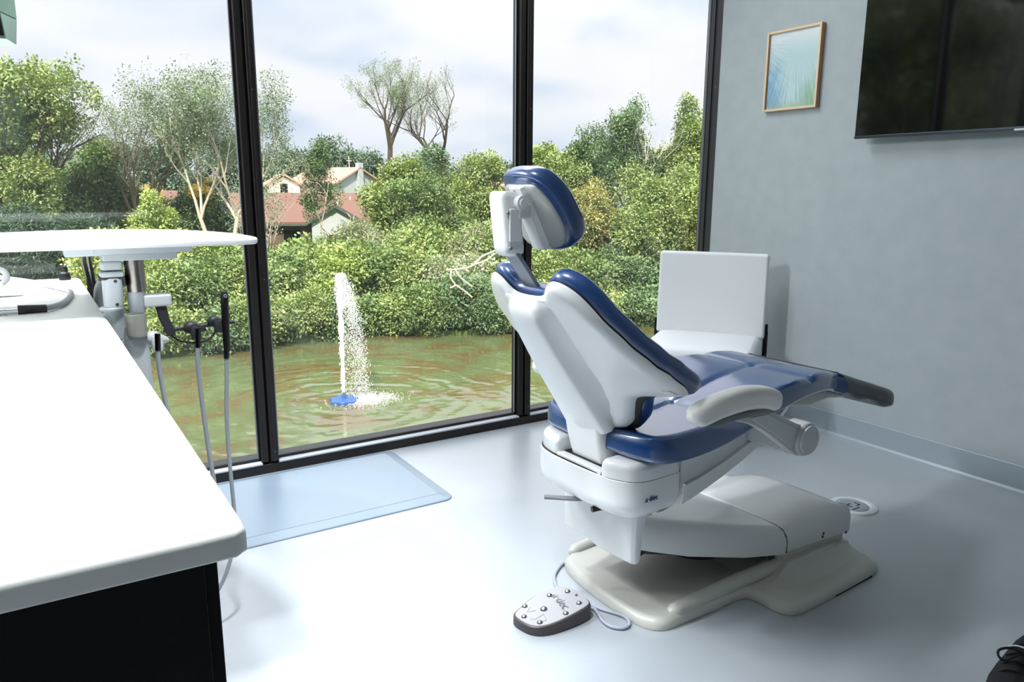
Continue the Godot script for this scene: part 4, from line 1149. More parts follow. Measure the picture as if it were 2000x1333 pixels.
	# the three instruments that hang in the holders, each with its hose
	var a := thing("suction_handpiece", "black handled handpiece on a long white hose, nearest the window mullion", "handpiece", Vector3(0, 0, z))
	part("handle", tube(pv3([0.419, 0.845, 0.020, 0.419, 0.885, 0.022, 0.420, 0.94, 0.024, 0.421, 0.985, 0.026, 0.421, 1.004, 0.027, 0.4205, 1.013, 0.027]), [0.0088, 0.0098, 0.0100, 0.0108, 0.0112, 0.006], 18), M.black, a)
	part("nozzle_ring", at(lathe([0.0, 0.001, 0.004, 0.003, 0.006, 0.0], 14), Vector3(0.4215, 1.002, 0.0375), Vector3(PI / 2, 0, 0)), M.midgrey, a)
	part("tail", rod(Vector3(0.4185, 0.850, 0.020), Vector3(0.416, 0.822, 0.019), 0.0084, 14, 0.0072), M.black, a)
	part("hose", tube(line3(pv3([0.4165, 0.828, 0.019, 0.412, 0.751, 0.018, 0.406, 0.667, 0.016, 0.404, 0.559, 0.016, 0.4045, 0.463, 0.018, 0.406, 0.374, 0.020, 0.405, 0.317, 0.022, 0.395, 0.253, 0.025, 0.379, 0.199, 0.028, 0.355, 0.147, 0.03, 0.32, 0.105, 0.03, 0.27, 0.085, 0.0, 0.225, 0.10, -0.04]), 5), 0.0058, 10), M.hose, a)
	var b := thing("syringe_handpiece", "steel ended handpiece hanging by its hose in the middle dark holder of the delivery unit", "handpiece", Vector3(0, 0, z))
	part("tip", rod(Vector3(0.3455, 0.916, 0.022), Vector3(0.343, 0.862, 0.022), 0.0074, 16), M.chrome_dark, b)
	part("hose", tube(line3(pv3([0.343, 0.870, 0.022, 0.3395, 0.828, 0.022, 0.340, 0.753, 0.022, 0.343, 0.677, 0.022, 0.347, 0.600, 0.022, 0.3505, 0.537, 0.022, 0.354, 0.493, 0.022, 0.358, 0.425, 0.02, 0.35, 0.34, 0.0, 0.30, 0.29, -0.02, 0.225, 0.33, -0.04]), 5), 0.0064, 10), M.hose, b)
	var e := thing("evacuator_handpiece", "short steel ended handpiece hanging in the white holder next to the delivery post", "handpiece", Vector3(0, 0, z))
	part("tip", rod(Vector3(0.2435, 0.912, 0.026), Vector3(0.241, 0.866, 0.026), 0.0074, 16), M.chrome_dark, e)
	part("hose", tube(line3(pv3([0.241, 0.872, 0.026, 0.240, 0.825, 0.026, 0.243, 0.766, 0.026, 0.247, 0.722, 0.026, 0.253, 0.684, 0.026, 0.258, 0.62, 0.022, 0.25, 0.54, 0.015, 0.22, 0.50, 0.0]), 5), 0.0060, 10), M.hose, e)

func ring_at(x: float, y: float, z: float, hx: float, hz: float) -> PackedVector3Array:
	var o := PackedVector3Array()
	for p in rrect(hx * 2, hz * 2, minf(hx, hz) * 0.6, 4): o.append(Vector3(x + p.x, y, z + p.y))
	return o

func corrugated(pts: PackedVector3Array, r: float) -> Array:
	var rr := []
	for i in pts.size(): rr.append(r * (1.0 if i % 2 == 0 else 0.84))
	return tube(pts, rr, 14)

func holder_shape(s: float) -> Array:                      # a rounded clip with an open jaw in front
	var secs := []
	for q in [[-0.022, 0.006], [-0.019, 0.013], [-0.010, 0.0175], [0.0, 0.019], [0.010, 0.0175], [0.020, 0.013], [0.030, 0.008], [0.036, 0.004]]:
		var o := PackedVector3Array()
		for k in 16:
			var an := TAU * k / 16
			o.append(Vector3(q[0] * s - 0.000, sin(an) * q[1] * s + 0.003 - 0.25 * maxf(0.0, q[0]) , cos(an) * q[1] * s * 0.85))
		secs.append(o)
	return joined([loft(secs), at(loft([ring_at(0.0, -0.028 * s, 0.012, 0.012 * s, 0.010 * s), ring_at(0.0, -0.006, 0.012, 0.014 * s, 0.012 * s), ring_at(0.0, 0.008 * s, 0.010, 0.010 * s, 0.008 * s)]), Vector3(0.006, 0, 0.002))])

# ---------------------------------------------------------------- outside: pond, bank, plants, houses
const POND := -4.2
var clumps := []
var bark_mats := []

func leaf_clump(n: int, length: float, width: float, seed_: int, flat := 0.5) -> ArrayMesh:
	var r := RandomNumberGenerator.new()
	r.seed = seed_
	var v := PackedVector3Array()
	var nn := PackedVector3Array()
	for i in n:
		var d := Vector3(r.randf_range(-1, 1), r.randf_range(-1, 1), r.randf_range(-1, 1))
		while d.length() > 1.0 or d.length() < 0.1: d = Vector3(r.randf_range(-1, 1), r.randf_range(-1, 1), r.randf_range(-1, 1))
		var c := d * 0.85
		var ax := (d.normalized() + Vector3(r.randf_range(-1, 1), r.randf_range(-1.2, 0.4), r.randf_range(-1, 1)) * 0.9).normalized()
		var up := Vector3(r.randf_range(-1, 1), 1.2, r.randf_range(-1, 1)).normalized()
		var side := ax.cross(up).normalized()
		var nrm := side.cross(ax).normalized()
		var l := length * r.randf_range(0.7, 1.25)
		var w := width * r.randf_range(0.7, 1.25)
		var p0 := c
		var p1 := c + ax * l * 0.45 + side * w * 0.5 + nrm * l * 0.06
		var p2 := c + ax * l - nrm * l * 0.08 * flat
		var p3 := c + ax * l * 0.45 - side * w * 0.5 + nrm * l * 0.06
		v.append_array(PackedVector3Array([p0, p2, p1, p0, p3, p2]))
		var soft_n := (nrm + d.normalized() * 0.5).normalized()
		for k in 6: nn.append(soft_n)
	var arr := []
	arr.resize(Mesh.ARRAY_MAX)
	arr[Mesh.ARRAY_VERTEX] = v
	arr[Mesh.ARRAY_NORMAL] = nn
	var m := ArrayMesh.new()
	m.add_surface_from_arrays(Mesh.PRIMITIVE_TRIANGLES, arr)
	return m

func foliage(parent: Node3D, called: String, pts: PackedVector3Array, size: float, kind: int, cols: Array, r: RandomNumberGenerator) -> void:
	var mm := MultiMesh.new()
	mm.transform_format = MultiMesh.TRANSFORM_3D
	mm.use_colors = true
	mm.mesh = clumps[kind]
	mm.instance_count = pts.size()
	for i in pts.size():
		var b := Basis.from_euler(Vector3(r.randf_range(-0.6, 0.6), r.randf_range(0, TAU), r.randf_range(-0.6, 0.6))).scaled(Vector3.ONE * size * r.randf_range(0.65, 1.3))
		mm.set_instance_transform(i, Transform3D(b, pts[i]))
		var c: Color = cols[r.randi() % cols.size()]
		var g := c.get_luminance()
		c = Color(lerpf(c.r, g, 0.17) * 1.38, lerpf(c.g, g, 0.17) * 1.38, lerpf(c.b, g, 0.17) * 1.55)
		var k := r.randf_range(0.78, 1.22)
		mm.set_instance_color(i, Color(c.r * k * r.randf_range(0.92, 1.08), c.g * k, c.b * k))
	var o := MultiMeshInstance3D.new()
	o.name = called
	o.multimesh = mm
	o.material_override = M.leaf
	o.set_meta("kind", "stuff")
	parent.add_child(o, true)

func lumps(c: Vector3, rx: float, ry: float, nl: int, n: int, r: RandomNumberGenerator, lump := 0.48) -> PackedVector3Array:
	var cs := []
	for i in nl:
		var d := Vector3(r.randf_range(-1, 1), r.randf_range(-0.9, 1), r.randf_range(-1, 1))
		d = d.normalized() * pow(r.randf(), 0.4) * (1.0 - lump * 0.8)
		cs.append([d, lump * r.randf_range(0.7, 1.25)])
	var o := PackedVector3Array()
	while o.size() < n:
		var q: Array = cs[r.randi() % nl]
		var d := Vector3(r.randf_range(-1, 1), r.randf_range(-1, 1), r.randf_range(-1, 1)).normalized()
		if d.y < -0.2 and r.randf() < 0.6: d.y = -d.y
		var p: Vector3 = q[0] + d * q[1] * pow(r.randf_range(0.35, 1.0), 0.5)
		o.append(c + Vector3(p.x * rx, p.y * ry, p.z * rx))
	return o

func grow(st: Array, tips: PackedVector3Array, p: Vector3, d: Vector3, l: float, rad: float, depth: int, r: RandomNumberGenerator, wide: float, lift: float) -> void:
	var pts := PackedVector3Array([p])
	var rr := [rad]
	var dir := d
	var n := 4
	for k in n:
		dir = (dir + Vector3(r.randf_range(-1, 1), r.randf_range(-0.6, 0.9), r.randf_range(-1, 1)) * 0.16 + Vector3(0, lift, 0)).normalized()
		p += dir * l / n
		pts.append(p)
		rr.append(rad * lerpf(1.0, 0.55, (k + 1.0) / n))
		if depth > 0 and k >= 1:
			for c in (1 if k < n - 1 else 2):
				var sd := (dir + Vector3(r.randf_range(-1, 1), r.randf_range(-0.35, 0.7), r.randf_range(-1, 1)).normalized() * wide).normalized()
				grow(st, tips, p, sd, l * r.randf_range(0.52, 0.74), rr[-1] * 0.66, depth - 1, r, wide, lift)
		elif depth <= 1: tips.append(p)
	if rad > 0.006: st.append(tube(pts, rr, 6 if rad > 0.05 else 4))

func tree(called: String, label: String, o: Dictionary, group := "") -> void:
	var r := RandomNumberGenerator.new()
	r.seed = o.get("seed", 5)
	var h: float = o.h
	var cr: float = o.r
	var y0: float = o.get("y0", 0.25) * h
	var t := thing(called, label, "tree", Vector3(o.x, o.get("base", -4.05), o.z), 0.0, group)
	var st := []
	var tips := PackedVector3Array()
	var tr: float = o.get("tr", 0.16)
	var stems: int = o.get("stems", 1)
	var lean: float = o.get("lean", 0.06)
	for s in stems:
		var a: float = TAU * s / maxi(stems, 1) + r.randf_range(0, 1) + o.get("turn", 0.0)
		var lp := PackedVector3Array([Vector3(0.12 * cos(a) * (stems - 1), -0.2, 0.12 * sin(a) * (stems - 1))])
		var dir := Vector3(cos(a) * lean, 1, sin(a) * lean).normalized()
		for k in 4: lp.append(lp[-1] + (dir + Vector3(r.randf_range(-1, 1), 0, r.randf_range(-1, 1)) * 0.05) * y0 / 4.0)
		part("trunk", tube(lp, [tr * 1.2, tr, tr * 0.92, tr * 0.85, tr * 0.8], 8), bark_mats[o.get("bark", 0)], t, 60.0)
		var nb: int = o.get("limbs", 4)
		for b in nb:
			var an: float = TAU * (b + r.randf_range(-0.3, 0.3)) / nb + a
			var sp: float = o.get("spread", 0.55) * r.randf_range(0.5, 1.2)
			grow(st, tips, lp[-1] - dir * y0 * 0.12 * b / nb, Vector3(cos(an) * sp, 1.0, sin(an) * sp).normalized(), (h - y0) * o.get("reach", 0.46), tr * 0.62, o.get("depth", 2), r, o.get("wide", 0.75), o.get("lift", 0.03))
	if st.size(): part("branches", joined(st), bark_mats[o.get("bark", 0)], t, 60.0)
	var pts := PackedVector3Array()
	var n: int = o.get("n", 700)
	if o.get("tips", false):
		for i in n:
			var p := tips[r.randi() % tips.size()]
			if p.y > h * 1.02 or Vector2(p.x, p.z).length() > cr * 1.25: p = Vector3(p.x * 0.7, minf(p.y, h * r.randf_range(0.75, 1.0)), p.z * 0.7)
			pts.append(p + Vector3(r.randf_range(-1, 1), r.randf_range(-1, 0.8), r.randf_range(-1, 1)) * o.get("fuzz", 0.5))
	else:
		pts = lumps(Vector3(0, (y0 * 0.8 + h) / 2, 0), cr, (h - y0 * 0.8) / 2, o.get("nl", 14), n, r, o.get("lump", 0.45))
	if n > 0: foliage(t, "foliage", pts, o.get("size", 0.55), o.get("kind", 0), PAL[o.get("pal", 0)], r)
	if o.has("bloom"):
		var bl := lumps(Vector3(0, h * 0.80, 0), cr * 0.85, h * 0.16, 6, o.bloom, r, 0.4)
		foliage(t, "blossom", bl, 0.28, 0, [Color(0.80, 0.55, 0.04), Color(0.75, 0.60, 0.10)], r)

func bush(called: String, label: String, x: float, z: float, w: float, h: float, pal: int, base: float, sd: int, group := "", n := 420, size := 0.42, kind := 1) -> void:
	var r := RandomNumberGenerator.new()
	r.seed = sd
	var t := thing(called, label, "shrub", Vector3(x, base, z), 0.0, group)
	var st := []
	for k in 5:
		var a := TAU * k / 5 + r.randf()
		var e := Vector3(cos(a) * w * r.randf_range(0.3, 0.7), h * r.randf_range(0.5, 0.85), sin(a) * w * r.randf_range(0.3, 0.7))
		st.append(tube(line3(PackedVector3Array([Vector3(cos(a) * 0.1, -0.1, sin(a) * 0.1), Vector3(e.x * 0.35, e.y * 0.5, e.z * 0.35), e]), 3), 0.03, 5))
	part("stems", joined(st), bark_mats[0], t, 60.0)
	foliage(t, "foliage", lumps(Vector3(0, h * 0.47, 0), w, h * 0.53, 11, n, r, 0.5), size, kind, PAL[pal], r)

const PAL := [
	[Color(0.125, 0.205, 0.045), Color(0.16, 0.25, 0.055), Color(0.10, 0.17, 0.04)],           # 0 mid green
	[Color(0.20, 0.28, 0.06), Color(0.24, 0.32, 0.075), Color(0.155, 0.235, 0.05)],            # 1 light green
	[Color(0.30, 0.40, 0.06), Color(0.27, 0.36, 0.065), Color(0.21, 0.31, 0.055)],             # 2 yellow green
	[Color(0.105, 0.19, 0.065), Color(0.14, 0.23, 0.085), Color(0.085, 0.155, 0.05)],          # 3 cool green
	[Color(0.27, 0.32, 0.17), Color(0.32, 0.36, 0.20), Color(0.22, 0.28, 0.13)],               # 4 grey willow green
	[Color(0.05, 0.115, 0.06), Color(0.075, 0.15, 0.08), Color(0.04, 0.09, 0.045)],            # 5 dark evergreen
	[Color(0.19, 0.26, 0.15), Color(0.23, 0.30, 0.18), Color(0.15, 0.22, 0.12)],             # 6 pale sparse
	[Color(0.11, 0.18, 0.11), Color(0.14, 0.21, 0.13), Color(0.09, 0.15, 0.09)],          # 7 far tree line
	[Color(0.30, 0.30, 0.07), Color(0.35, 0.33, 0.08), Color(0.22, 0.26, 0.07)],               # 8 yellowish
]

func ordinal(k: int) -> String:
	return ["first", "second", "third", "fourth", "fifth", "sixth", "seventh", "eighth"][k]

func outside() -> void:
	M.leaf = mat(Color.WHITE, 0.5, 0.0, 0.4)
	M.leaf.vertex_color_use_as_albedo = true
	M.leaf.backlight_enabled = true
	M.leaf.backlight = Color(0.62, 0.62, 0.40)
	bark_mats = [tri(mat(Color.WHITE, 0.9), 2.0, false), tri(mat(Color.WHITE, 0.85), 2.0, false), tri(mat(Color.WHITE, 0.9), 2.0, false)]
	bark_mats[0].albedo_texture = noise_tex(0.05, 51, [0.0, Color(0.22, 0.19, 0.16), 1.0, Color(0.40, 0.35, 0.30)], 256)
	bark_mats[1].albedo_texture = noise_tex(0.04, 52, [0.0, Color(0.55, 0.50, 0.44), 0.4, Color(0.78, 0.74, 0.68), 1.0, Color(0.88, 0.85, 0.80)], 256)
	bark_mats[2].albedo_texture = noise_tex(0.05, 53, [0.0, Color(0.36, 0.33, 0.29), 1.0, Color(0.58, 0.53, 0.47)], 256)
	clumps = [leaf_clump(48, 0.36, 0.22, 1), leaf_clump(64, 0.29, 0.18, 2), leaf_clump(70, 0.46, 0.07, 3), leaf_clump(16, 0.34, 0.20, 4)]
	ground_and_water()
	fountain()
	shrubs()
	trees()
	houses()

func ground_and_water() -> void:
	M.soil = tri(mat(Color.WHITE, 0.95), 0.25)
	M.soil.albedo_texture = noise_tex(0.03, 61, [0.0, Color(0.20, 0.24, 0.12), 0.5, Color(0.34, 0.42, 0.20), 1.0, Color(0.42, 0.50, 0.26)])
	var land := pv2([150, -12, 60, -12, 40, -14, 24.5, -20.6, 22.4, -21.0, 20.8, -22.2, 19.7, -23.3, 17.5, -23.9, 15.2, -24.1, 13.2, -24.7, 11.6, -25.7, 10.2, -26.4, 8.2, -26.3, 6.6, -26.8, 4.6, -26.2, 2.8, -26.4, -2, -26.8, -7, -25.5, -10.5, -21, -11.5, -10, -11.5, 6, -120, 6, -120, -170, 170, -170])
	var bank := solo("bank_ground", slab(land, -6.0, -4.03, 0.0, 0.12, 3), M.soil, "grassy ground of the far bank below the shrubs and houses", "ground")
	bank.set_meta("kind", "structure")
	var lower := struct("wall_lower", box(Vector3(-11.5, -6.0, -3.30), Vector3(12.0, -0.30, -3.60)), M.soil)
	lower.material_override = M.midgrey
	M.water = tri(mat(Color.WHITE, 0.06, 0.0, 0.6), 0.05)
	M.water.albedo_texture = noise_tex(0.010, 64, [0.0, Color(0.37, 0.33, 0.21), 0.40, Color(0.39, 0.36, 0.23), 0.50, Color(0.36, 0.405, 0.265), 1.0, Color(0.40, 0.455, 0.31)], 1024, 5)
	var c := Vector2(6.32, -18.24)
	var n1 := FastNoiseLite.new()
	n1.seed = 8
	n1.frequency = 0.55
	n1.fractal_octaves = 4
	var hh := func(x: float, z: float) -> float:
		var q := Vector2(x, z) - c
		var d := q.length() + 0.35 * n1.get_noise_2d(x * 1.3, z * 1.3)
		var amp := 0.010 * exp(-d / 5.5) * smoothstep(0.3, 1.2, d)
		return POND + amp * sin(d * 9.5) + 0.5 * amp * sin(d * 15.3 + 1.0) + 0.0035 * n1.get_noise_2d(x * 3.0, z * 6.0)
	var nx := 380
	var nz := 190
	var v := PackedVector3Array()
	var nn := PackedVector3Array()
	var ix := PackedInt32Array()
	for j in nz + 1:
		for i in nx + 1:
			var x := lerpf(-13.0, 32.0, float(i) / nx)
			var z := lerpf(-28.5, -3.6, float(j) / nz)
			var y: float = hh.call(x, z)
			v.append(Vector3(x, y, z))
			nn.append(Vector3(y - hh.call(x + 0.05, z), 0.05, y - hh.call(x, z + 0.05)).normalized())
	for j in nz:
		for i in nx:
			var a := j * (nx + 1) + i
			ix.append_array(PackedInt32Array([a, a + 1, a + nx + 2, a, a + nx + 2, a + nx + 1]))
	var arr := []
	arr.resize(Mesh.ARRAY_MAX)
	arr[Mesh.ARRAY_VERTEX] = v
	arr[Mesh.ARRAY_NORMAL] = nn
	arr[Mesh.ARRAY_INDEX] = ix
	var mesh := ArrayMesh.new()
	mesh.add_surface_from_arrays(Mesh.PRIMITIVE_TRIANGLES, arr)
	var w := part_mesh(numbered("pond_water"), mesh, M.water, self)
	tag(w, "murky green brown pond with rings of ripples round the fountain", "pond", "", "stuff")
	var rest := solo("pond_bed", slab(pv2([-13, -3.7, 60, -3.7, 60, -28.5, 32, -28.5, 31, -28, -13, -28]), -5.2, -4.30), M.water, "muddy green bed of the pond reaching to the far right", "pond")
	rest.set_meta("kind", "structure")

func fountain() -> void:
	var t := thing("fountain", "white water jet with drifting spray rising from a blue float in the pond", "fountain", Vector3(6.32, POND, -18.24))
	var r := RandomNumberGenerator.new()
	r.seed = 12
	var wm := mat(Color(0.95, 0.965, 0.98), 0.35)
	var fl := mat(Color(0.20, 0.36, 0.60), 0.4)
	var o := PackedVector2Array()
	for k in 40:
		var a := TAU * k / 40
		o.append(Vector2(cos(a), sin(a)) * (0.36 + 0.03 * sin(a * 7.0)))
	part("float", slab(o, -0.05, 0.09, 0.02, 0.04, 3), fl, t, 50.0)
	part("nozzle", lathe([0.0, 0.08, 0.06, 0.08, 0.05, 0.18, 0.03, 0.26, 0.0, 0.26], 16), fl, t)
	var jet := []
	var pts := PackedVector3Array()
	var rr := []
	for k in 26:
		var f := k / 25.0
		pts.append(Vector3(0.02 * sin(k * 1.7) * f, 0.2 + 3.02 * f, 0.02 * cos(k * 2.3) * f))
		rr.append(lerpf(0.035, 0.085, f) * (1.0 + 0.3 * sin(k * 5.1)) if k < 25 else 0.02)
	part("jet", tube(pts, rr, 9), wm, t, 70.0)
	var drop := SphereMesh.new()
	drop.radius = 1.0
	drop.height = 2.0
	drop.radial_segments = 6
	drop.rings = 3
	var make := func(called: String, ps: Array) -> void:
		var mm := MultiMesh.new()
		mm.transform_format = MultiMesh.TRANSFORM_3D
		mm.mesh = drop
		mm.instance_count = ps.size()
		for i in ps.size():
			var s: float = ps[i][1]
			mm.set_instance_transform(i, Transform3D(Basis.from_scale(Vector3(s, s * r.randf_range(1.0, 2.6), s)), ps[i][0]))
		var q := MultiMeshInstance3D.new()
		q.name = called
		q.multimesh = mm
		q.material_override = wm
		q.set_meta("kind", "stuff")
		t.add_child(q, true)
	var wind := Vector3(0.93, 0, 0.28)
	var spray := []
	for i in 5200:
		var f := pow(r.randf(), 0.8)                       # how far the drop has fallen
		var top := 3.32 * r.randf_range(0.80, 1.0)
		var y := top - 3.25 * f * f * r.randf_range(0.9, 1.02)
		if y < 0.0: continue
		var side := Vector3(r.randfn(0, 1), 0, r.randfn(0, 1)) * (0.05 + 0.13 * f)
		spray.append([Vector3(0, y, 0) + wind * (0.06 + 0.62 * pow(f, 0.7) * pow(r.randf(), 0.55)) + side * 0.6, r.randf_range(0.003, 0.0075) * (1.5 if r.randf() < 0.12 else 1.0)])
	for i in 2200:
		var y := 3.36 - absf(r.randfn(0, 0.42))
		spray.append([Vector3(r.randfn(0.03, 0.055), y, r.randfn(0, 0.055)) * Vector3(1.0 + (3.36 - y) * 0.8, 1, 1), r.randf_range(0.0045, 0.010)])
	for i in 700:
		spray.append([Vector3(r.randfn(0.0, 0.035), r.randf_range(0.2, 3.2), r.randfn(0, 0.035)), r.randf_range(0.006, 0.012)])
	make.call("spray", spray)
	var foam := []
	for i in 2600:
		var a := r.randf() * TAU
		var d := absf(r.randfn(0, 0.30))
		foam.append([wind * 0.62 + Vector3(cos(a) * d * 1.35, absf(r.randfn(0, 0.045)) * exp(-d), sin(a) * d), r.randf_range(0.0045, 0.011)])
	make.call("foam", foam)

func shrubs() -> void:
	# x, z, half width, height, colour
	var front_row := [[3.75, -26.84, 1.50, 1.78, 1], [4.89, -26.66, 1.20, 1.54, 3], [6.00, -26.89, 1.50, 1.69, 1], [7.68, -26.99, 1.50, 1.73, 1], [8.98, -26.71, 1.20, 1.39, 3], [10.50, -26.88, 1.20, 1.34, 0], [11.43, -26.41, 1.30, 1.43, 1], [12.49, -25.76, 1.60, 1.83, 0], [13.62, -25.06, 1.60, 2.23, 3], [14.77, -24.75, 1.30, 1.69, 0], [16.71, -24.50, 1.50, 1.70, 1], [18.30, -24.31, 1.50, 1.62, 1], [19.81, -23.92, 1.40, 1.46, 1], [20.82, -22.99, 1.50, 1.60, 3]]
	var mid_row := [[3.60, -29.28, 2.00, 2.61, 1], [4.99, -29.08, 2.00, 2.93, 0], [6.24, -29.16, 1.90, 2.87, 1], [8.25, -29.33, 1.90, 2.96, 0], [9.85, -29.00, 2.10, 3.13, 2], [11.49, -29.12, 2.00, 3.06, 0], [12.73, -28.40, 1.90, 3.06, 1], [14.32, -27.43, 1.90, 2.65, 4], [15.80, -26.88, 1.80, 2.63, 1], [18.43, -26.45, 2.00, 2.98, 1], [20.54, -26.00, 2.00, 2.71, 0], [22.24, -24.96, 2.00, 2.95, 3]]
	var back_row := [[2.83, -32.48, 2.20, 3.83, 2], [4.50, -32.19, 2.20, 3.65, 2], [6.14, -31.91, 2.20, 3.48, 0], [9.07, -32.22, 2.20, 2.85, 2], [10.70, -31.83, 2.20, 2.95, 0], [14.74, -30.68, 2.30, 3.65, 1], [17.43, -29.43, 2.20, 3.65, 1], [20.41, -28.88, 2.30, 4.08, 0], [22.89, -28.20, 2.40, 4.06, 0]]
	var where := [["low shrub at the water's edge, %s left of the left mullion", 3, true], ["low shrub at the water's edge, %s right of the left mullion", 7, false], ["low shrub at the water's edge in the right pane, %s from its left", 4, false]]
	row(front_row, where, "waterside_shrub", "shrubs along the water's edge", -4.25, 420, 0.40)
	where = [["middle bank shrub above the waterside shrubs, %s left of the left mullion", 3, true], ["middle bank shrub above the waterside shrubs, %s right of the left mullion", 6, false], ["middle bank shrub in the right pane, %s from its left", 3, false]]
	row(mid_row, where, "bank_shrub", "shrubs on the middle of the bank", -4.1, 560, 0.46)
	where = [["tall shrub on top of the bank, %s left of the left mullion", 3, true], ["tall shrub on top of the bank, %s right of the left mullion", 4, false], ["tall shrub on top of the bank in the right pane, %s from its left", 2, false]]
	row(back_row, where, "hedge_shrub", "tall shrubs on top of the bank", -4.0, 620, 0.52)
	for k in 3:
		bush("evergreen_shrub", "dark blue green evergreen bush at the left edge under the maple, %s from the left" % ordinal(k), [-0.76, 0.55, 1.75][k], [-36.96, -36.85, -36.72][k], 1.9, [4.30, 4.12, 4.22][k], 5, -4.0, 300 + k, "dark evergreen bushes at the left", 520, 0.5, 2)
	# dead white branch caught in the bank shrubs
	var d := thing("fallen_branch", "bleached dead branch sticking out of the bank shrubs right of the fountain", "branch", Vector3(12.62, -1.72, -24.1))
	var parts := [[Vector3(-0.25, 0.10, 0.0), Vector3(0.45, 0.10, -0.05), Vector3(0.95, 0.22, -0.10), Vector3(1.35, 0.50, -0.2), Vector3(1.9, 0.68, -0.2)], [Vector3(0.95, 0.22, -0.10), Vector3(1.4, 0.36, 0.0), Vector3(1.75, 0.60, 0.05)], [Vector3(0.10, 0.10, 0.0), Vector3(0.25, -0.15, 0.05), Vector3(0.5, -0.38, 0.1), Vector3(0.75, -0.55, 0.1)], [Vector3(-0.05, 0.10, 0.0), Vector3(-0.12, -0.2, 0.1), Vector3(0.05, -0.45, 0.1), Vector3(-0.15, -0.55, 0.1)], [Vector3(0.05, -0.45, 0.1), Vector3(0.35, -0.65, 0.15), Vector3(0.7, -0.95, 0.2)]]
	for p in parts: part("branch", tube(line3(PackedVector3Array(p), 3), 0.035, 6), bark_mats[1], d, 60.0)

func row(list: Array, where: Array, called: String, group: String, base: float, n: int, size: float) -> void:
	var seg := 0
	var k := 0
	for i in list.size():
		var s: Array = where[seg]
		var q: Array = list[i]
		var num: int = s[1] - 1 - k if s[2] else k
		bush(called, s[0] % ordinal(num), q[0], q[1], q[2], q[3], q[4], base, 100 + i * 7 + called.length(), group, n, size, 1)
		k += 1
		if k >= s[1]:
			k = 0
			seg += 1

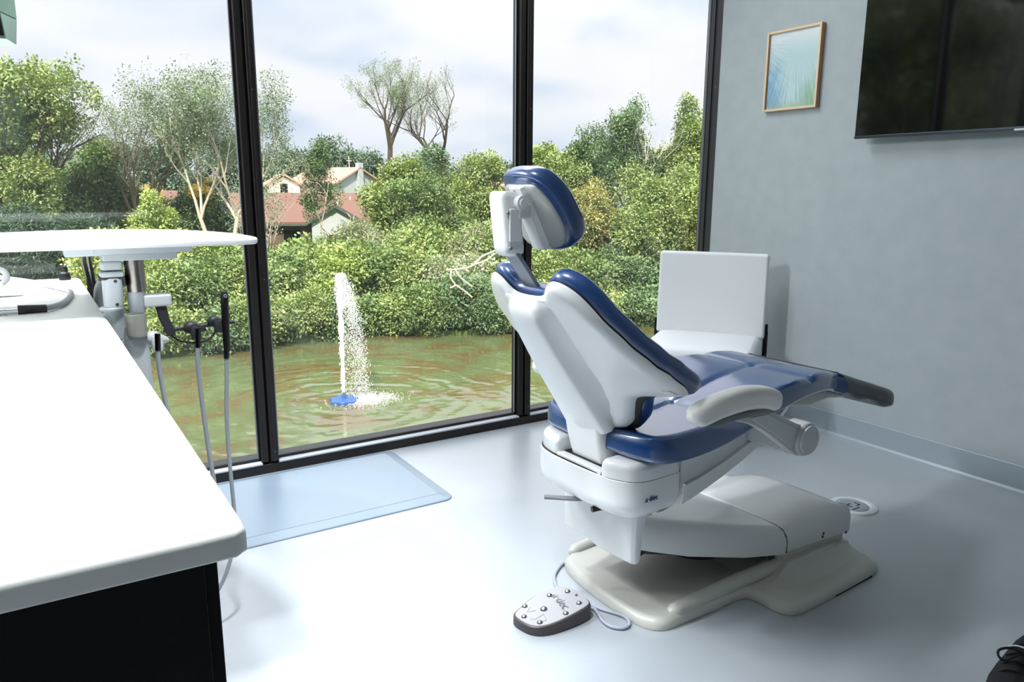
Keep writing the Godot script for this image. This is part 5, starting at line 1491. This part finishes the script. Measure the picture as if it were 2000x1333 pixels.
func trees() -> void:
	tree("maple_tree", "broad light green maple at the left edge with dark trunks", {x = -0.36, z = -42.0, h = 11.9, r = 3.9, y0 = 0.30, n = 1300, size = 0.44, pal = 1, stems = 3, tr = 0.15, seed = 3, lump = 0.36, nl = 18, lean = 0.10})
	tree("maple_tree", "smaller green maple just right of the broad maple, overlapping its lower crown", {x = 2.35, z = -47.5, h = 8.4, r = 2.9, y0 = 0.2, n = 620, size = 0.55, pal = 0, tr = 0.12, seed = 4, lump = 0.36})
	tree("sparse_tree", "thin grey leaved tree with many bare twigs between maple and forked tree", {x = 4.66, z = -45.7, h = 12.0, r = 2.9, y0 = 0.28, n = 900, size = 0.26, kind = 3, pal = 6, tips = true, depth = 4, fuzz = 0.32, tr = 0.17, limbs = 5, spread = 0.5, seed = 9, bark = 2, reach = 0.36, wide = 0.6})
	tree("forked_tree", "tall airy tree with a pale forked trunk beside the left mullion", {x = 8.25, z = -42.2, h = 12.4, r = 3.1, y0 = 0.34, n = 2600, size = 0.32, kind = 3, pal = 6, tips = true, depth = 4, fuzz = 0.5, stems = 2, lean = 0.22, tr = 0.13, limbs = 3, spread = 0.62, seed = 21, bark = 1, reach = 0.38, wide = 0.62, turn = 2.4})
	tree("dead_tree", "leafless grey twiggy tree in front of the red roof at left", {x = 1.97, z = -38.95, h = 6.2, r = 2.0, y0 = 0.15, n = 0, depth = 4, tr = 0.07, limbs = 4, spread = 1.0, seed = 15, bark = 2, reach = 0.40, wide = 0.8})
	tree("young_tree", "bright yellow green young tree rising above the tray table", {x = 3.90, z = -33.3, h = 5.5, r = 0.95, y0 = 0.1, n = 420, size = 0.32, pal = 2, tr = 0.05, seed = 6, lump = 0.32, nl = 16})
	tree("blossom_tree", "dark green tree with yellow blossom behind the forked trunk", {x = 8.5, z = -47.2, h = 6.2, r = 1.9, y0 = 0.2, n = 560, size = 0.45, pal = 3, tr = 0.09, seed = 8, bloom = 90})
	tree("blossom_tree", "yellow green blossoming tree left of the forked trunk", {x = 5.6, z = -49.0, h = 5.9, r = 1.8, y0 = 0.2, n = 420, size = 0.42, pal = 8, tr = 0.09, seed = 18, bloom = 70})
	tree("slim_tree", "slim airy tree in front of the low red roofed house", {x = 13.7, z = -42.9, h = 8.6, r = 1.55, y0 = 0.42, n = 270, size = 0.32, pal = 3, tr = 0.07, seed = 10, bark = 1, lump = 0.30, nl = 13, limbs = 3})
	tree("white_stem_tree", "small white stemmed tree hard against the right side of the left mullion", {x = 9.75, z = -38.9, h = 6.4, r = 0.9, y0 = 0.3, n = 160, size = 0.3, pal = 6, stems = 2, tr = 0.05, seed = 12, bark = 1, tips = true, depth = 3, kind = 3})
	tree("bare_topped_tree", "left one of two bare topped trees above the middle of the window", {x = 25.5, z = -60.8, h = 15.4, r = 2.8, y0 = 0.58, n = 900, size = 0.29, kind = 3, pal = 6, tips = true, depth = 3, fuzz = 0.45, tr = 0.27, limbs = 3, spread = 0.5, seed = 31, bark = 0, reach = 0.52, wide = 0.75})
	tree("bare_topped_tree", "right one of two bare topped trees, with crooked limbs towards the centre mullion", {x = 30.1, z = -60.0, h = 14.5, r = 3.5, y0 = 0.54, n = 420, size = 0.29, kind = 3, pal = 6, tips = true, depth = 3, fuzz = 0.4, tr = 0.25, limbs = 3, spread = 0.95, seed = 36, bark = 0, reach = 0.55, wide = 0.8, lift = 0.06})
	tree("leafy_tree", "light green tree right of the two storey house", {x = 19.3, z = -45.0, h = 8.4, r = 2.6, y0 = 0.15, n = 620, size = 0.5, pal = 1, tr = 0.12, seed = 40, lump = 0.38})
	tree("leafy_tree", "green tree behind the bushy one, under the right bare topped tree", {x = 22.3, z = -44.8, h = 7.7, r = 2.5, y0 = 0.12, n = 560, size = 0.5, pal = 3, tr = 0.12, seed = 41, lump = 0.38})
	tree("leafy_tree", "pointed green tree left of the headrest", {x = 23.0, z = -41.0, h = 8.2, r = 2.3, y0 = 0.1, n = 640, size = 0.46, pal = 1, tr = 0.12, seed = 42, lump = 0.36, nl = 16})
	tree("leafy_tree", "broad bushy tree right of the low house, in front of the others", {x = 18.9, z = -38.7, h = 6.4, r = 3.3, y0 = 0.08, n = 1200, size = 0.42, pal = 0, tr = 0.12, seed = 43, lump = 0.36, nl = 18, stems = 2})
	bush("willow_shrub", "silvery grey green willow bush right below the low house", 12.74, -32.6, 1.9, 4.1, 4, -4.0, 401, "", 720, 0.5, 2)
	bush("willow_shrub", "silvery grey green willow bush by the bleached fallen branch", 16.4, -29.4, 1.5, 3.6, 4, -4.0, 402, "", 560, 0.45, 2)
	tree("grove_tree", "mid green tree at the left of the right pane, behind the headrest", {x = 27.26, z = -38.3, h = 9.0, r = 2.5, y0 = 0.06, n = 760, size = 0.45, pal = 1, tr = 0.12, seed = 50, lump = 0.36, nl = 16})
	tree("grove_tree", "rounded green tree left of the birch in the right pane", {x = 29.5, z = -37.9, h = 9.3, r = 2.4, y0 = 0.06, n = 760, size = 0.45, pal = 3, tr = 0.12, seed = 51, lump = 0.36, nl = 16})
	tree("birch_tree", "airy birch with a pale trunk and dark leaves standing out against the sky", {x = 25.6, z = -29.42, h = 9.8, r = 1.7, y0 = 0.5, n = 430, size = 0.36, pal = 3, tr = 0.08, seed = 52, bark = 1, lump = 0.34, nl = 14, limbs = 5, depth = 3})
	tree("grove_tree", "tallest feathery green tree next to the window jamb", {x = 29.0, z = -29.1, h = 10.3, r = 2.0, y0 = 0.1, n = 1000, size = 0.38, pal = 1, tr = 0.12, seed = 53, lump = 0.32, nl = 22})
	tree("grove_tree", "light green tree in front of the birch, right pane", {x = 25.3, z = -27.0, h = 7.6, r = 2.0, y0 = 0.05, n = 760, size = 0.40, pal = 1, tr = 0.12, seed = 54, lump = 0.34, nl = 16})
	tree("grove_tree", "yellowish tree beside the headrest in the right pane", {x = 21.5, z = -27.8, h = 6.0, r = 1.5, y0 = 0.1, n = 330, size = 0.36, pal = 8, tr = 0.07, seed = 55, lump = 0.34, nl = 14, bark = 2})
	tree("grove_tree", "bright bushy tree in the middle of the right pane above the guest chair", {x = 22.9, z = -25.3, h = 6.1, r = 1.9, y0 = 0.04, n = 900, size = 0.38, pal = 1, tr = 0.1, seed = 56, lump = 0.36, nl = 16})
	tree("grove_tree", "bright green tree at the right end of the right pane by the jamb", {x = 25.5, z = -24.9, h = 6.8, r = 1.9, y0 = 0.04, n = 820, size = 0.38, pal = 1, tr = 0.1, seed = 57, lump = 0.36, nl = 16})
	var far := [[-12.2, -94.2, 10.6], [-6.67, -94.77, 10.3], [-0.14, -95.0, 10.8], [6.02, -94.81, 10.8], [12.62, -94.16, 11.0], [19.05, -93.07, 10.8], [25.73, -91.45, 10.2], [30.85, -89.85, 10.9], [34.86, -88.37, 10.6], [43.0, -84.5, 9.0], [50.6, -80.4, 8.3], [55.9, -76.8, 10.0]]
	for i in far.size():
		var q: Array = far[i]
		tree("far_tree", "dark hazy tree of the distant tree line, %s from the left" % (ordinal(i) if i < 8 else ["ninth", "tenth", "eleventh", "last"][i - 8]), {x = q[0], z = q[1], h = q[2], r = 4.6, y0 = 0.08, n = 420, size = 1.0, pal = 7, tr = 0.2, seed = 70 + i, lump = 0.36, nl = 14, depth = 1}, "trees of the distant tree line")
	# trees beyond the left end of the glass wall, seen as reflections in the television
	var side := [[-14.0, -8.2, 14.5], [-17.0, -14.0, 16.0], [-21.0, -9.0, 17.0], [-15.5, -20.0, 14.0], [-24.0, -17.0, 17.0], [-27.5, -12.0, 18.0], [-20.5, -22.5, 15.0]]
	for i in side.size():
		var q: Array = side[i]
		tree("side_tree", "tall dark green tree left of the room, mirrored in the television", {x = q[0], z = q[1], h = q[2], r = 3.4, y0 = 0.06, n = 900, size = 0.62, pal = 1, tr = 0.2, seed = 90 + i, lump = 0.36, nl = 18}, "trees mirrored in the television")

func house(called: String, label: String, at_: Vector3, turn: float, l: float, w: float, eave: float, ridge: float, wall: Material, roof: Material) -> Node3D:   # ridge along x, base at y = 0
	var t := thing(called, label, "house", at_, turn)
	var body := []
	for x in [-l / 2, l / 2]: body.append(pv3([x, 0, -w / 2, x, eave, -w / 2, x, ridge - 0.12, 0, x, eave, w / 2, x, 0, w / 2]))
	part("walls", loft(body), wall, t, 20.0)
	for s in [-1, 1]:
		var k := (ridge - eave) / (w / 2)
		var o := []
		for x in [-l / 2 - 0.35, l / 2 + 0.35]: o.append(pv3([x, ridge, 0, x, eave - 0.45 * k, (w / 2 + 0.45) * s, x, eave - 0.45 * k + 0.16, (w / 2 + 0.45) * s, x, ridge + 0.16, 0]))
		part("roof_slope", loft(o), roof, t, 20.0)
		part("gutter", box(Vector3(-l / 2 - 0.35, eave - 0.45 * k - 0.10, (w / 2 + 0.42) * s), Vector3(l / 2 + 0.35, eave - 0.45 * k + 0.05, (w / 2 + 0.55) * s)), M.trimdark, t)
	return t

func window_part(t: Node3D, x: float, y: float, z: float, w: float, h: float, frame: Material) -> void:   # on a wall that faces +z
	var f := part("window_frame", joined([box(Vector3(x - w / 2 - 0.08, y - 0.08, z - 0.02), Vector3(x + w / 2 + 0.08, y, z + 0.06)), box(Vector3(x - w / 2 - 0.08, y + h, z - 0.02), Vector3(x + w / 2 + 0.08, y + h + 0.08, z + 0.06)), box(Vector3(x - w / 2 - 0.08, y, z - 0.02), Vector3(x - w / 2, y + h, z + 0.06)), box(Vector3(x + w / 2, y, z - 0.02), Vector3(x + w / 2 + 0.08, y + h, z + 0.06))]), frame, t)
	part("window_pane", box(Vector3(x - w / 2, y, z - 0.01), Vector3(x + w / 2, y + h, z + 0.03)), M.darkpane, f)

func houses() -> void:
	M.roofred = tri(mat(Color.WHITE, 0.9), 1.2)
	M.roofred.albedo_texture = noise_tex(0.2, 71, [0.0, Color(0.44, 0.335, 0.30), 0.5, Color(0.48, 0.37, 0.335), 1.0, Color(0.52, 0.405, 0.365)])
	M.roofpink = tri(mat(Color.WHITE, 0.9), 1.2)
	M.roofpink.albedo_texture = noise_tex(0.2, 72, [0.0, Color(0.70, 0.57, 0.52), 1.0, Color(0.76, 0.63, 0.57)])
	M.brick = tri(mat(Color.WHITE, 0.9), 1.5)
	M.brick.albedo_texture = noise_tex(0.15, 73, [0.0, Color(0.42, 0.35, 0.30), 1.0, Color(0.56, 0.48, 0.42)])
	M.siding = mat(Color(0.70, 0.735, 0.755), 0.8)
	M.cream = mat(Color(0.86, 0.82, 0.74), 0.8)
	M.trimdark = mat(Color(0.34, 0.35, 0.35), 0.6)
	M.trimwhite = mat(Color(0.88, 0.88, 0.86), 0.6)
	M.darkpane = mat(Color(0.07, 0.09, 0.10), 0.1)
	# long low house with a small front gable
	var b := house("low_house", "long low house with a red brown roof and a small grey gable", Vector3(18.1, -4.0, -54.9), deg_to_rad(-18.4), 17.0, 7.4, 3.0, 4.72, M.brick, M.roofred)
	for x in [-6.6, -4.4, -2.2, 2.6, 5.4]: window_part(b, x, 0.9, 3.7, 1.1, 1.5, M.trimdark)
	var g := []
	for z in [1.6, 4.6]: g.append(pv3([-0.85, 0.0, z, -0.85, 3.02, z, 0.75, 3.98, z, 2.35, 3.02, z, 2.35, 0.0, z]))
	part("gable", loft(g), M.siding, b, 20.0)
	for s in [-1, 1]:
		var o := []
		for z in [0.6, 4.85]: o.append(pv3([0.75, 4.02, z, 0.75 + 1.95 * s, 2.86, z, 0.75 + 1.95 * s, 3.0, z, 0.75, 4.17, z]))
		part("gable_roof", loft(o), M.roofred, b, 20.0)
		var p := []
		for z in [4.80, 4.90]: p.append(pv3([0.75, 3.92, z, 0.75 + 1.97 * s, 2.74, z, 0.75 + 1.97 * s, 2.98, z, 0.75, 4.17, z]))
		part("barge_board", loft(p), M.trimdark, b, 20.0)
	window_part(b, 0.75, 0.8, 4.6, 1.0, 1.3, M.trimwhite)
	part("vent_pipe", joined([rod(Vector3(0.95, 4.0, 1.6), Vector3(0.95, 4.55, 1.6), 0.10, 10), rod(Vector3(0.95, 4.50, 1.6), Vector3(0.95, 4.62, 1.6), 0.16, 10)]), M.trimwhite, b)
	part("vent_pipe", rod(Vector3(1.9, 4.2, 1.0), Vector3(1.9, 4.62, 1.0), 0.05, 8), M.trimwhite, b)
	# two storey house behind it
	var c := house("two_storey_house", "pale two storey house with a pinkish roof behind the low house", Vector3(25.4, -4.0, -73.2), deg_to_rad(-66.0), 6.4, 5.6, 5.75, 7.05, M.siding, M.roofpink)
	for z in [-1.6, 0.4]: window_part(c, z, 4.2, 2.8, 0.8, 1.2, M.trimwhite)
	part("front_wall", box(Vector3(-3.18, 0.0, 2.79), Vector3(3.18, 5.6, 2.84)), M.cream, c)
	part("chimney", joined([box(Vector3(3.15, 0.0, -0.35), Vector3(3.55, 7.6, 0.30), 0.02)]), M.siding, c)
	part("chimney", box(Vector3(-1.6, 6.4, 0.3), Vector3(-0.8, 7.75, 1.2), 0.02), M.cream, c)
	var e := house("side_house", "small cream house wing with a white gable left of the two storey house", Vector3(20.9, -4.0, -76.4), deg_to_rad(-100.0), 6.0, 3.0, 5.5, 6.4, M.cream, M.roofpink)
	part("gable_window", box(Vector3(2.98, 4.6, -0.35), Vector3(3.03, 5.6, 0.35)), M.darkpane, e)
	part("porch", box(Vector3(3.0, 0.0, -2.4), Vector3(4.6, 4.75, 3.4), 0.03), M.trimwhite, e)
	# long red roofs at the left
	var a := house("long_house", "long house with a dull red roof partly hidden by the trees at left", Vector3(5.3, -4.0, -60.5), deg_to_rad(-6.0), 8.8, 8.0, 3.1, 4.85, M.brick, M.roofred)
	for x in [-2.8, 0.0, 2.8]: window_part(a, x, 0.9, 4.0, 1.1, 1.5, M.trimdark)
	part("roof_vent", box(Vector3(1.0, 4.6, -0.3), Vector3(1.7, 5.25, 0.3), 0.02), M.siding, a)
	# house glimpsed between the trees by the headrest
	var d := house("peach_house", "cream house with a peach roof glimpsed just left of the headrest", Vector3(31.8, -4.0, -52.5), deg_to_rad(-35.0), 5.0, 5.0, 4.1, 5.6, M.cream, M.roofpink)
	window_part(d, -0.8, 2.6, 2.5, 0.8, 1.0, M.trimwhite)
	# utility poles and a leaning post
	var p1 := thing("utility_pole", "thin utility pole with a cross arm above the two storey house roof", "pole", Vector3(25.9, -4.0, -70.5))
	part("pole", rod(Vector3.ZERO, Vector3(0, 8.2, 0), 0.05, 8, 0.035), M.trimwhite, p1)
	part("cross_arm", box(Vector3(-0.25, 7.75, -0.04), Vector3(0.25, 7.81, 0.04)), M.trimwhite, p1)
	var p2 := thing("utility_pole", "thin grey utility pole rising left of the headrest", "pole", Vector3(38.9, -4.0, -63.9))
	part("pole", rod(Vector3.ZERO, Vector3(0, 7.5, 0), 0.10, 8, 0.07), M.siding, p2)
	var p3 := thing("leaning_post", "pale leaning post in front of the left house", "post", Vector3(1.25, -4.0, -49.0))
	part("post", rod(Vector3(0.12, 0.0, 0), Vector3(-0.08, 5.3, 0), 0.09, 8), M.trimwhite, p3)
